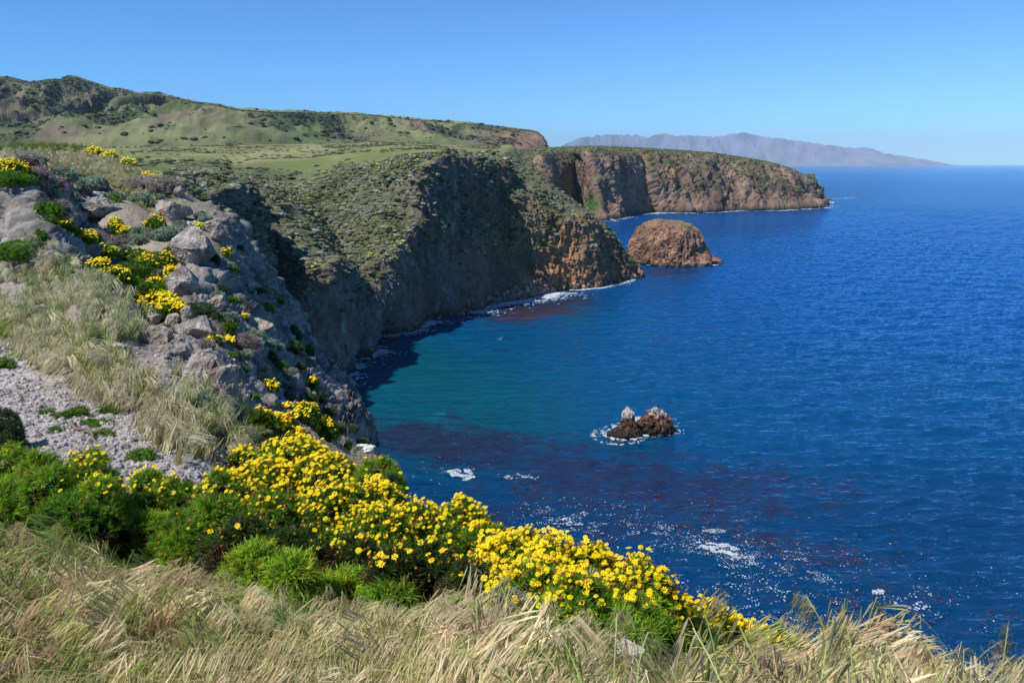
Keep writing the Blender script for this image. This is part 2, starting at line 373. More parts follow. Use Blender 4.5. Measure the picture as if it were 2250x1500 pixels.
    orange = gauss(uu, vv, 1232, 560, 34, 75, 8) + .35 * gauss(uu, vv, 1130, 520, 60, 40)
    brown = mix(brown, C3(.40, .20, .085), np.clip(orange * 1.1 + .2 * f1, 0, 1) * .85)
    rockA = mix(rockA, C3(.13, .085, .065), sst(-.15, .3, fbm(P2 * .045 + 61, 3)) * .75)
    rockA = mix(rockA, C3(.30, .28, .27), sst(.22, .4, fbm(P2 * C3(.16, .16, .07) + 91, 4)) * .6)
    rock = mix(rockA, brown, sst(8.2, 10.2, s + .5 * f1))
    veg = mix(C3(.080, .085, .048) * np.ones_like(P), C3(.14, .13, .085), sst(-.3, .4, f1 + .6 * f2))
    vmask = np.clip(sst(.62, .42, st2 + .15 * f2) * sst(1.8, 2.8, r + .5 * f1), 0, 1)
    vmask = np.maximum(vmask, .6 * sst(.25, .5, f1) * sst(11, 10, s))
    c = mix(rock, veg, vmask)
    c = mix(c, C3(.10, .12, .055), np.clip(gauss(uu, vv, 1120, 570, 30, 50, 35), 0, 1) * .7)
    mg = mix(C3(.125, .150, .048) * np.ones_like(P), C3(.225, .22, .10), sst(-.25, .3, fbm(P * C3(.012, .005, 0) + 60, 4)))
    mg = mix(mg, C3(.075, .080, .045), sst(.08, .3, fbm(P * C3(.010, .022, 0) + 77, 5)) * sst(1000, 500, uu) * .85)
    mg = mix(mg, C3(.20, .13, .05), sst(.25, .5, fbm(P * C3(.02, .02, 0) + 99, 3)) * .5)
    c = mix(c, mg, np.maximum(sst(5.5, 6.1, r + .5 * f1), sst(480, 400, uu) * sst(3.6, 4.4, r)))
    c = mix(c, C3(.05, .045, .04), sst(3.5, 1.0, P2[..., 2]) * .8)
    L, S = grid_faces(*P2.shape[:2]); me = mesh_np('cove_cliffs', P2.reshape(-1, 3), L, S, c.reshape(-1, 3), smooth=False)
    tag(link('cliff_terrain', me, M['cove']), kind='structure')
    return P2, n2, r, s, vmask
CV = build_cove()

# ------------------------------------------------------------------ the far cape
def build_cape():
    def st(w0, rows): return [drop(w0, -8), w0] + [W(*r) for r in rows]
    S_ = [
     st(wl(1040, 840), [(1045,420,870),(1050,390,880),(1050,360,900),(1050,338,1000),(1050,329,1400)]),
     st(wl(1150, 860), [(1155,440,875),(1165,395,890),(1165,365,910),(1150,334,980),(1150,328,1300)]),
     st(wl(1200, 890), [(1206,440,893),(1208,405,898),(1202,366,904),(1192,333,930),(1185,326,1300)]),
     st(wl(1272, 1000), [(1272,440,1004),(1270,400,1008),(1264,350,1012),(1245,329,1030),(1232,323,1300)]),
     st(seaP(1318, 484), [(1312,445,884),(1302,405,897),(1290,362,925),(1275,328,975),(1272,322,1300)]),
     st(seaP(1334, 480), [(1328,440,908),(1322,402,913),(1314,352,922),(1302,328,940),(1300,321,1300)]),
     st(wl(1432, 1046), [(1428,430,1050),(1418,395,1054),(1405,350,1059),(1390,329,1066),(1355,322,1300)]),
     st(wl(1446, 1004), [(1440,430,1010),(1430,390,1022),(1416,348,1036),(1408,330,1055),(1395,324,1300)]),
     st(seaP(1500, 467), [(1500,430,1025),(1497,390,1045),(1492,352,1075),(1490,334,1110),(1480,329,1300)]),
     st(seaP(1560, 465), [(1560,430,1042),(1558,395,1062),(1552,357,1090),(1550,339,1125),(1540,333,1320)]),
     st(seaP(1585, 464), [(1585,430,1072),(1582,395,1082),(1575,358,1105),(1575,341,1135),(1565,335,1330)]),
     st(seaP(1625, 462), [(1625,430,1066),(1620,395,1085),(1612,363,1115),(1612,346,1150),(1600,340,1350)]),
     st(seaP(1700, 461), [(1700,435,1084),(1697,405,1100),(1690,377,1127),(1690,359,1165),(1680,353,1350)]),
     st(seaP(1752, 458), [(1750,435,1122),(1746,410,1130),(1740,387,1143),(1730,369,1175),(1712,364,1350)]),
     st(seaP(1790, 456), [(1785,440,1150),(1778,420,1155),(1768,396,1165),(1750,376,1185),(1727,368,1300)]),
     st(wl(1800, 1200), [(1790,442,1205),(1782,425,1210),(1772,400,1220),(1754,380,1240),(1732,372,1330)]),
     st(wl(1782, 1340), [(1780,430,1342),(1772,415,1344),(1762,395,1346),(1750,382,1350),(1732,374,1360)]),
    ]
    perS = [10, 30, 30, 40, 24, 36, 30, 40, 36, 24, 30, 40, 40, 36, 20, 10]
    perR = [3, 36, 36, 40, 36, 16]
    P, r, s = loft(S_, perS, perR)
    n = grid_normals(smooth2(P, 3))
    steep = 1 - np.abs(n[..., 2])
    q = P * C3(1, 1, .4); cl = sst(4.8, 3.8, r)
    D = 15 * fbm(q * .018, 4, ridged=True) * cl + 7 * fbm(q * .05 + 3, 4, ridged=True) * cl + 3 * fbm(P * .16, 3) * (.25 + cl)
    D *= sst(-.2, 1.1, r) * sst(16, 14.4, s) * (.45 + .55 * sst(3, 6, s))
    P2 = P + n * D[..., None]
    uu, vv = pix(P2); n2 = grid_normals(P2); st2 = 1 - np.abs(n2[..., 2])
    f1 = fbm(P2 * C3(.02, .02, .012), 4); f2 = fbm(P2 * .1 + 8, 4)
    rock = mix(C3(.11, .072, .055) * np.ones_like(P), C3(.24, .16, .12), sst(-.3, .4, f1 + .5 * f2))
    rock = mix(rock, C3(.38, .16, .07), np.clip(gauss(uu, vv, 1478, 380, 12, 28) + .8 * gauss(uu, vv, 1418, 350, 6, 18), 0, 1) * .8)
    veg = mix(C3(.06, .07, .035) * np.ones_like(P), C3(.12, .12, .065), sst(-.3, .4, f2))
    vm = sst(.52, .25, st2 + .3 * f1 + .15 * f2) * sst(1.6, 2.3, r + .4 * f1) * np.clip(1.2 - gauss(uu, vv, 1365, 400, 60, 90) - gauss(uu, vv, 1235, 400, 38, 70), 0, 1)
    c = mix(rock, veg, np.clip(vm, 0, 1))
    c = mix(c, C3(.055, .11, .025), np.clip(1.1 * gauss(uu, vv, 1300, 448, 22, 20), 0, 1))
    mg = mix(C3(.13, .17, .035) * np.ones_like(P), C3(.20, .20, .07), sst(-.3, .4, f1))
    c = mix(c, mg, sst(4.8, 5.1, r))
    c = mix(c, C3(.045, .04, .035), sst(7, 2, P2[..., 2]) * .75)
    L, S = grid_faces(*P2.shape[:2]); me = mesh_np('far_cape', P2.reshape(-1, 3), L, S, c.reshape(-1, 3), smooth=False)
    tag(link('cape_terrain', me, M['cape']), kind='structure')
    return P2, n2, r, s, vm
CP = build_cape()

# ------------------------------------------------------------------ instancing into one mesh
def rot_from(n, yaw):            # frames whose z axis is n
    n = n / (np.linalg.norm(n, axis=1)[:, None] + 1e-9)
    a = np.where(np.abs(n[:, 2:3]) < .95, C3(0, 0, 1), C3(1, 0, 0))
    x = np.cross(a, n); x /= np.linalg.norm(x, axis=1)[:, None]; y = np.cross(n, x)
    c, s = np.cos(yaw)[:, None], np.sin(yaw)[:, None]
    return np.stack([x * c + y * s, -x * s + y * c, n], -1)
def inst(name, T, pos, Rm, scale, col):
    """T: list of (V, loops, starts, shade); one mesh out of many small copies"""
    k = len(pos); pick = rng.integers(0, len(T), k); Vs, Ls, Ss, Cs = [], [], [], []; vo = lo = 0
    scale = np.broadcast_to(np.asarray(scale, float).reshape(-1, 1, 1) if np.ndim(scale) < 2 else scale[:, None, :], (k, 1, 3) if np.ndim(scale) > 1 else (k, 1, 1))
    for j, (V, Lp, St, sh) in enumerate(T):
        m = np.where(pick == j)[0]
        if not len(m): continue
        v = np.einsum('kij,knj->kni', Rm[m], V[None] * scale[m]) + pos[m][:, None]
        nv = len(V); nl = len(Lp)
        Vs.append(v.reshape(-1, 3)); off = np.arange(len(m))[:, None]
        Ls.append((Lp[None] + off * nv + vo).ravel()); Ss.append((St[None] + off * nl + lo).ravel())
        Cs.append((col[m][:, None] * sh[None]).reshape(-1, 3)); vo += nv * len(m); lo += nl * len(m)
    if not Vs: return None
    return mesh_np(name, np.concatenate(Vs), np.concatenate(Ls), np.concatenate(Ss), np.concatenate(Cs), smooth=False)
def tpl(V, Fs, sh=None):
    V = np.array(V, float); L = np.concatenate([np.array(f) for f in Fs]); St = np.concatenate([[0], np.cumsum([len(f) for f in Fs])[:-1]])
    return V, L, St, (np.ones((len(V), 3)) if sh is None else np.array(sh, float))
def ribbon(pts, ws, side, V, Fs, shade=None, sh=None):
    b = len(V); n = len(pts)
    for p, w_ in zip(pts, ws):
        V.append(np.array(p) - side * w_); V.append(np.array(p) + side * w_)
        if sh is not None: sh.append(shade); sh.append(shade)
    for i in range(n - 1): Fs.append((b + 2 * i, b + 2 * i + 1, b + 2 * i + 3, b + 2 * i + 2))
def t_tuft(n, L, wd, spread, r, bend=.3, seg=2):
    V, Fs = [], []
    for k in range(n):
        a = r.uniform(0, 6.283); s = r.uniform(.1, spread); l = L * r.uniform(.6, 1.1)
        d = C3(math.cos(a) * s, math.sin(a) * s, 1); d /= np.linalg.norm(d)
        b = C3(math.cos(a + .8), math.sin(a + .8), -.2) * bend * l; side = np.cross(d, C3(r.normal(), r.normal(), r.normal())); side /= np.linalg.norm(side)
        o = C3(r.normal(), r.normal(), 0) * L * .12
        pts = [o + d * l * t + b * t * t for t in np.linspace(0, 1, seg + 1)]
        ribbon(pts, [wd * (1 - .75 * t) for t in np.linspace(0, 1, seg + 1)], side, V, Fs)
    return tpl(V, Fs)
def t_feather(r, L=.09, wd=.0022):  # a feathery divided leaf cluster
    V, Fs = [], []
    for k in range(7):
        a = r.uniform(0, 6.283); s = r.uniform(.15, 1.0); l = L * r.uniform(.7, 1.1)
        d = C3(math.cos(a) * s, math.sin(a) * s, 1); d /= np.linalg.norm(d); side = np.cross(d, C3(r.normal(), r.normal(), r.normal())); side /= np.linalg.norm(side)
        ribbon([d * 0, d * l * .5, d * l + C3(0, 0, -.1 * l)], [wd, wd, wd * .5], side, V, Fs)
        for t in (.4, .6, .8):
            for sg in (-1, 1):
                e = d * .7 + np.cross(d, side) * sg * .6 + side * r.uniform(-.4, .4); q = d * l * t
                ribbon([q, q + e * l * .4], [wd, wd * .5], side, V, Fs)
    return tpl(V, Fs)
_ico = {}
def ico(n):
    if n not in _ico:
        bm = bmesh.new(); bmesh.ops.create_icosphere(bm, subdivisions=n, radius=1)
        _ico[n] = (np.array([v.co[:] for v in bm.verts]), np.array([[v.index for v in f.verts] for f in bm.faces])); bm.free()
    return _ico[n]
def t_blob(n, seed, amp=.3):
    V, Fc = ico(n); V = V * (1 + amp * perlin(V * 1.7 + seed * 5.1))[:, None] * (1 + .15 * perlin(V * 6 + seed))[:, None]
    return V, Fc.ravel(), np.arange(0, Fc.size, 3), np.ones_like(V)
tr = random.Random(4); nr = np.random.default_rng(11)
BLOB = [t_blob(2, k) for k in range(6)]; BLOB1 = [t_blob(1, k, .5) for k in range(6)]

# ------------------------------------------------------------------ the near slope
TOP = [(-600, 330), (-200, 326), (0, 325), (80, 322), (160, 323), (200, 330), (245, 345), (290, 366), (330, 384), (370, 402), (400, 420), (430, 436), (470, 470), (500, 490), (520, 515), (545, 560), (575, 600), (600, 640), (640, 690),
       (660, 735), (700, 790), (740, 850), (780, 925), (815, 985), (840, 1040), (900, 1120), (1000, 1215), (1100, 1255), (1200, 1290), (1350, 1335), (1500, 1400), (1600, 1445), (1750, 1478), (1900, 1500), (2100, 1525), (2300, 1550), (3000, 1640), (5000, 1900)]
def vtopE(u): return np.interp(u, [a for a, b in TOP], [b for a, b in TOP])
CE = [(-300,325,70),(-300,400,42),(-300,560,30),(-300,800,15),(-300,1000,8.5),(-300,1300,3.8),
 (0,325,64),(0,350,50),(0,380,40),(0,400,35),(0,460,32),(0,530,30),(0,575,27.5),(0,640,24),(0,700,21),(0,800,16),(0,900,12.2),(0,980,9.8),(0,1060,7.8),(0,1150,5.7),
 (55,395,34),(75,440,31.5),(105,490,29.6),(150,560,27),(215,640,24.2),(290,705,21.3),
 (98,398,40),(125,462,38.5),(160,515,36.5),(218,568,34.5),(275,628,31.5),(330,685,28),(375,720,24),
 (150,323,66),(150,350,54),(150,380,46),(150,430,41),(120,620,25),(150,700,20.5),(150,800,16),(150,900,12.3),(150,980,10),(150,1080,7.3),
 (250,348,60),(250,380,50),(250,430,43),(250,480,38.5),(250,540,36),(250,700,20.5),(250,800,16.3),(250,900,12.6),(250,990,10),(250,1150,5.8),
 (330,384,54),(330,430,45),(330,480,40),(330,550,34.5),(330,610,33),(330,780,17.8),(330,850,15),(330,960,11),(330,1050,8.3),
 (400,420,48),(400,460,42.5),(400,510,38),(400,570,33.5),(400,640,29),(400,690,25),(400,760,19.8),(400,850,15.6),(400,960,11.3),(400,1060,8.2),
 (470,470,46),(470,520,38.5),(460,580,34),(470,640,31),(480,700,26),(470,760,20.5),(470,850,16.2),(470,940,12.6),(470,1030,9.3),
 (520,515,46),(525,580,39),(530,640,34),(540,700,29),(545,760,23.5),(550,840,18.5),(550,910,14.8),(550,980,11.6),
 (600,640,42),(610,690,35),(610,740,30),(620,800,24.5),(620,860,19.5),(620,930,14.8),(630,1000,11),
 (660,735,36),(680,800,28.5),(690,860,22.5),(690,910,18),(700,960,14),(700,1030,10),
 (740,850,30),(760,910,23),(770,960,17.5),(780,1010,12.5),(815,985,20),(820,1040,10.5),
 (840,1040,10.5),(850,1100,8.2),(900,1120,8.2),(1000,1215,6.9),(1100,1255,6.3),(1200,1290,5.9),(1350,1335,5.6),(1350,1380,4.2),
 (1500,1400,5.0),(1500,1440,3.8),(1750,1478,3.9),(1750,1500,3.3),(1900,1500,3.4),(2100,1525,3.1),(2300,1550,2.9),(3000,1640,2.5),(5000,1900,1.7),
 (330,1190,7.0),(500,1200,6.9),(620,1235,6.3),(700,1260,6.0),(800,1290,5.7),(900,1290,5.7),(950,1310,5.2),(500,1120,8.3),(700,1190,7.3),(850,1210,6.7),(1150,1330,5.0),(1300,1350,4.9),(0,1300,3.75),(0,1500,2.35),(450,1330,3.6),(600,1350,3.5),(700,1380,3.3),(850,1395,3.2),(1000,1395,3.3),(1150,1410,3.3),(500,1500,2.3),(900,1500,2.3),(1300,1500,2.3),(1125,1800,1.4),(1700,1600,2.15),(2250,1700,1.9),(0,1800,1.4),(1125,2600,.55),(-1000,2600,.55),(3500,2600,.6),(-1500,1500,2.3),(-1500,900,10),(-1000,330,60)]
_A = np.array(CE, float); _A[:, 2] *= 1 + .55 * sst(430, 720, _A[:, 0]) * (_A[:, 1] < 1036) * (_A[:, 2] > 9) * (_A[:, 0] < 1000); _K = np.stack([_A[:, 0] / 1000, _A[:, 1] / 1000], -1); _Y = np.log(_A[:, 2])
def _ker(d2): return .5 * d2 * np.log(d2 + 1e-12)
def _solve():
    n = len(_K); d2 = ((_K[:, None] - _K[None]) ** 2).sum(-1); Km = _ker(d2) + np.eye(n) * 1e-5
    Pm = np.concatenate([np.ones((n, 1)), _K], 1); Z = np.zeros((3, 3))
    return np.linalg.solve(np.block([[Km, Pm], [Pm.T, Z]]), np.concatenate([_Y, np.zeros(3)]))
_wt = _solve()
def yE(u, v):
    u, v = np.broadcast_arrays(np.asarray(u, float), np.asarray(v, float)); sh = u.shape
    q = np.stack([u.ravel() / 1000, v.ravel() / 1000], -1); out = np.empty(len(q))
    for i in range(0, len(q), 40000):
        s_ = q[i:i + 40000]; d2 = ((s_[:, None] - _K[None]) ** 2).sum(-1)
        out[i:i + 40000] = _ker(d2) @ _wt[:-3] + _wt[-3] + s_ @ _wt[-2:]
    return np.exp(out).reshape(sh)
def E(u, v): return W(u, v, yE(u, v))
def rockmask(u, v):
    return np.clip(sst(330, 420, u + .35 * (v - 700)) * sst(1010, 930, v) * sst(395, 430, v - .0 * u) + 1.5 * gauss(u, v, 60, 480, 120, 110, 50) + 1.3 * gauss(u, v, 220, 630, 120, 60, 45), 0, 1)
def build_near():
    us = np.concatenate([np.linspace(-1500, -130, 50), np.linspace(-120, 860, 420), np.linspace(863, 2370, 360), np.linspace(2400, 5000, 40)])
    vt = vtopE(us)
    s = np.concatenate([np.linspace(0, 1, 40, endpoint=False), np.linspace(1, 2, 440)])
    vv = np.where(s[:, None] < 1, 2600 + (1520 + (vt[None] > 1480) * (vt[None] + 40 - 1520) - 2600) * s[:, None],
                  (np.maximum(1520, vt[None] + 40)) + (vt[None] - np.maximum(1520, vt[None] + 40)) * (s[:, None] - 1))
    U = np.broadcast_to(us[None], vv.shape); Y = yE(U, vv); P = W(U, vv, Y)
    top = P[-1]; rad = top * C3(1, 1, 0); rad /= np.linalg.norm(rad, axis=1)[:, None]
    side = sst(380, 520, us)[:, None]
    outd = rad
    back = []
    stp = np.interp(us, [0, 300, 430, 820, 1500], [.35, .5, 1.0, 1.0, 1.0])[:, None]
    dd = np.array([0, .1, .3, .6, 1, 1.6, 2.4, 3.4, 4.6, 6, 8, 10.5, 13, 16, 20]); hh = np.array([0, .05, .3, .9, 2.0, 3.6, 5.8, 8.5, 11.5, 15.5, 21, 28, 36, 46, 64])
    for t in np.linspace(0, 14, 71)[1:]:
        d, h = np.interp(t, range(15), dd), np.interp(t, range(15), hh)
        b = top + outd * d * (1 + 1.6 * (1 - stp)) - C3(0, 0, 1) * h * stp; b[:, 2] = b[:, 2].clip(-4); back.append(b)
    P = np.concatenate([P, np.array(back)], 0); vv = np.concatenate([vv, np.broadcast_to(vt[None], (len(back), len(us)))], 0); U = np.broadcast_to(us[None], vv.shape)
    Y = P[..., 1]
    n = grid_normals(smooth2(P, 2)); rm = rockmask(U, vv)
    far = sst(4, 14, Y)
    q = P * C3(1, 1, .8)
    D = .05 * fbm(P * 1.1, 3) * (1 - far) + far * (.12 * fbm(P * .7, 3) + .09 * fbm(P * 1.6 + 6, 5, gain=.65, ridged=True))
    wob = fbm(P * .5, 2)[..., None] * .8
    D += rm * far * (.95 * fbm((q + wob) * .28, 5, gain=.58, ridged=True) + .50 * fbm((q + wob) * .9 + 5, 5, gain=.6, ridged=True) + .09 * fbm(q * 4.5, 2, ridged=True) - .15)
    back_i = np.arange(P.shape[0])[:, None] >= len(s)
    rmb = back_i * sst(380, 430, U); ys = np.clip(Y / 32, .15, 1.0)
    D = D * np.where(far > .5, ys, 1); D += rmb * (ys * (.5 * fbm((q + wob) * .35, 5, gain=.6, ridged=True) + .2 * fbm(q * 1.6, 3, ridged=True)) - .35 * ys)
    rill = gauss(U, vv, 200, 850, 220, 200)
    D += rill * .10 * fbm(np.stack([P[..., 0] * .9 + P[..., 1] * .5, P[..., 2] * .3, P[..., 1] * .15], -1) * 1.8, 3, ridged=True)
    P2 = P + n * D[..., None]
    f1 = fbm(P2 * .5, 4); f2 = fbm(P2 * 2.6 + 3, 4)
    c = mix(C3(.25, .215, .18) * np.ones_like(P), C3(.17, .14, .10), sst(-.3, .4, f1))
    scree = np.clip(gauss(U, vv, 60, 850, 330, 110, 25) * 1.6 + gauss(U, vv, 260, 960, 260, 70, 25) * 1.6 + .7 * gauss(U, vv, 150, 560, 200, 130, 40), 0, 1)
    c = mix(c, C3(.36, .34, .33), scree * sst(-.5, .1, f1 + .5 * f2))
    rk = mix(C3(.13, .12, .11) * np.ones_like(P), C3(.31, .285, .265), sst(-.35, .4, f2 + .6 * f1))
    rk = mix(rk, C3(.34, .20, .12), sst(.3, .6, fbm(P2 * .8 + 30, 4)) * .6)
    rk = mix(rk, C3(.060, .065, .040), sst(.02, .3, fbm(P2 * C3(.5, .5, .25) + 55, 4)) * sst(420, 520, U) * .75)
    c = mix(c, rk * .85, np.maximum(rm, back_i * sst(300, 420, U)))
    gr = np.clip(1.4 * gauss(U, vv, 180, 370, 240, 28, 8) + .9 * gauss(U, vv, 330, 420, 90, 30, 40), 0, 1) * (1 - rm)
    c = mix(c, mix(C3(.13, .15, .045) * np.ones_like(P), C3(.26, .24, .12), sst(-.2, .3, f2)), gr * (Y > 30))
    fg = sst(9, 6, Y); c = mix(c, mix(C3(.06, .042, .024) * np.ones_like(P), C3(.15, .115, .065), sst(-.3, .4, f2)), fg)  # dark brown litter that also stands in for shade under the bank
    L, S = grid_faces(*P2.shape[:2]); me = mesh_np('near_slope', P2.reshape(-1, 3), L, S, c.reshape(-1, 3))
    tag(link('ground', me, M['near']), kind='structure')
    sel = (us > -300) & (us < 2700); G = P2[:, sel]; nc = G.shape[1]; q, _ = grid_faces(G.shape[0], nc)
    from mathutils.bvhtree import BVHTree
    return BVHTree.FromPolygons(G.reshape(-1, 3).tolist(), q.reshape(-1, 4).tolist())
BVH = build_near()
def E(u, v):                     # the ground seen at a photo pixel
    u, v = np.broadcast_arrays(np.asarray(u, float), np.asarray(v, float)); o = Vector((0, 0, H)); g = W(u, v, np.ones_like(u)) - C3(0, 0, H); out = W(u, v, yE(u, v)).reshape(-1, 3)
    for i, d in enumerate(g.reshape(-1, 3)):
        h = BVH.ray_cast(o, Vector(d))[0]
        if h is not None and h.y < 90: out[i] = h
    return out.reshape(u.shape + (3,))

# ------------------------------------------------------------------ rocks and stacks
def rock_mesh(name, ctr, rad, seed, sub=5, amp=.28, freq=1.3, colf=None, flat=0.0, warp=None):
    V, Fc = ico(sub); q = V * freq + seed * 7.7
    q = q + .35 * np.stack([perlin(V * 1.5 + seed), perlin(V * 1.5 + seed + 9), perlin(V * 1.5 + seed + 19)], -1)
    pr = np.random.default_rng(seed + 900); pn = pr.normal(size=(11, 3)); pn /= np.linalg.norm(pn, axis=1)[:, None]; V0 = V
    V = V * (1 + .22 * perlin(V * 1.1 + seed))[:, None]
    for n_ in pn:                       # broken faces
        t = V @ n_; dd = pr.uniform(.58, .84); V = V - n_ * np.clip(t - dd, 0, None)[:, None] * .92
    d = .62 * amp * (.8 * fbm(q, 6, gain=.6, ridged=True) + .6 * perlin(q * .8 + 3)) + .06 * fbm(V * C3(6, 6, 14) + seed, 4, gain=.65, ridged=True)
    X = V * (1 + d)[:, None]
    if warp is not None: X = warp(X)
    P = X * np.array(rad) + np.array(ctr)
    c = colf(P, V, X)
    return mesh_np(name, P, Fc.ravel(), np.arange(0, Fc.size, 3), c, smooth=False)
def gray_rock(P, V, X):
    f = fbm(P * 2.2, 4); c = mix(C3(.16, .145, .135) * np.ones_like(P), C3(.38, .355, .33), sst(-.4, .4, f))
    return mix(c, C3(.36, .20, .11), sst(.25, .5, fbm(P * 1.1 + 40, 3)) * .55)
def tan_rock(P, V, X):
    f = fbm(P * 3, 4); return mix(C3(.17, .14, .115) * np.ones_like(P), C3(.40, .345, .295), sst(-.4, .4, f))
def white_rock(P, V, X):
    f = fbm(P * 6, 4); return mix(C3(.42, .38, .35) * np.ones_like(P), C3(.70, .66, .62), sst(-.4, .2, f))
def pink_rock(P, V, X):
    f = fbm(P * 6, 3); return mix(C3(.38, .27, .22) * np.ones_like(P), C3(.52, .42, .36), sst(-.3, .3, f))
ROCKS = [  # u, v, half width, half height, colour, seed, label
 (424, 548, 50, 42, gray_rock, 1, 'big round lichen-speckled grey boulder jutting over the dark cliff drop'),
 (418, 497, 9, 12, white_rock, 2, 'small pale stone balanced upright on top of the big grey boulder'),
 (408, 622, 32, 40, gray_rock, 3, 'grey rock block directly below the big round boulder'),
 (205, 462, 55, 24, gray_rock, 4, 'wide layered grey outcrop below the rounded sage bushes'),
 (178, 444, 20, 20, gray_rock, 5, 'squarish grey rock at the left end of the layered outcrop'),
 (222, 436, 24, 15, gray_rock, 6, 'low grey rock with a green weed on the back of the layered outcrop'),
 (375, 466, 40, 28, gray_rock, 7, 'dark shaded rock wall under the large bare twiggy bush'),
 (394, 425, 14, 14, gray_rock, 8, 'pale rock knob at the right end of the large bare twiggy bush'),
 (368, 470, 8, 7, tan_rock, 9, 'small tan stone stuck in the shaded rock wall'),
 (470, 495, 22, 16, tan_rock, 10, 'tan rock with orange lichen on the skyline above the dark drop'),
 (482, 515, 18, 20, gray_rock, 11, 'grey rock rib just right of the small yellow bush on the skyline'),
 (412, 690, 15, 17, tan_rock, 12, 'pale pointed stone standing on top of the crumbly rock pile'),
 (380, 705, 20, 18, tan_rock, 13, 'rounded tan stone left of the pale pointed stone'),
 (440, 722, 36, 30, tan_rock, 14, 'large crumbly tan rock at the top of the rock pile'),
 (352, 738, 34, 28, tan_rock, 15, 'broad tan rock at the left of the crumbly rock pile'),
 (374, 772, 16, 14, tan_rock, 16, 'small orange-tan block at the foot of the crumbly rock pile'),
 (402, 776, 18, 18, gray_rock, 17, 'grey angular block beside the small orange-tan block'),
 (440, 830, 52, 46, tan_rock, 18, 'big pitted tan rock face below the crumbly rock pile'),
 (500, 850, 42, 50, tan_rock, 19, 'tall pitted tan rock left of the shaded gully'),
 (480, 668, 24, 18, tan_rock, 20, 'pinkish rough rock beside the dark green shrub in the gully'),
 (576, 720, 30, 20, tan_rock, 21, 'sunlit tan ledge above the sage bush with bare twigs'),
 (572, 806, 22, 15, tan_rock, 22, 'tan rock with a shaded underside in the lower gully'),
 (655, 838, 14, 22, gray_rock, 23, 'upright grey rock between the bare twigs and the dark cliff bushes'),
 (535, 868, 17, 20, gray_rock, 24, 'small grey pinnacle at the bottom of the pitted rock'),
 (590, 885, 26, 18, gray_rock, 25, 'grey rock behind the flowering mound with the pink boulder'),
 (565, 938, 17, 16, pink_rock, 26, 'smooth rounded pink boulder beside the flowering mound'),
 (542, 946, 7, 8, gray_rock, 27, 'small grey stone left of the pink boulder'),
 (470, 928, 22, 14, gray_rock, 28, 'grey rock right of the small green clump on the gravel slope'),
 (790, 985, 34, 9, white_rock, 29, 'thin white rock crest catching sun at the foot of the dark slope'),
 (545, 628, 16, 12, gray_rock, 30, 'dark overhanging rock on the steep shaded face'),
 (258, 762, 16, 10, white_rock, 31, 'small white knobbly stone on the slope by the green weeds'),
 (256, 610, 6, 6, white_rock, 32, 'tiny pale stone above the grass tussocks in the yellow bushes'),
 (330, 700, 22, 14, tan_rock, 34, 'crumbly tan ledge with the bright green round clump'),
]
def build_rocks():
    for u, v, hw, hh, cf, sd, lab in ROCKS:
        y = float(E(u, v + hh * .6)[1]) + .1; k = y / F; c = W(u, v, y)
        me = rock_mesh('rock', C3(0, 0, 0), (hw * k * .9, max(hw, hh) * k * .8, hh * k * .95), sd, 6 if hw > 30 else 5, .42, 1.3, lambda P, V, X, cf=cf, c=c: cf(P + c, V, X))
        o = link('boulder', me, M['rock']); o.location = c; tag(o, lab, 'rock', 'rocks on the cliff slope')
    for u, v, hw, hh, sd, lab in ((1520, 1400, 46, 24, 41, 'white pitted rock half buried in dry grass under the flowers'), (1462, 1410, 26, 14, 42, 'flat white rock left of the pitted white rock'),
                                 (1575, 1412, 12, 10, 45, 'small white stone right of the pitted white rock'), (1732, 1440, 10, 16, 43, 'narrow white stone in the grass right of the last yellow flowers'), (1755, 1448, 8, 7, 44, 'tiny white stone beside the narrow white stone'), (1380, 1425, 34, 9, 46, 'low white rock showing through grass at the lower middle')):
        y = min(float(E(u, v + hh)[1]) - .1, 4.2); k = y / F; c = W(u, v, y)
        me = rock_mesh('rock', C3(0, 0, 0), (hw * k * 1.1, hw * k, hh * k * 1.3), sd, 5, .3, 1.6, lambda P, V, X, c=c: white_rock((P + c) * 4, V, X))
        o = link('boulder', me, M['rock']); o.location = c; tag(o, lab, 'rock', 'white rocks in the foreground grass')
build_rocks()

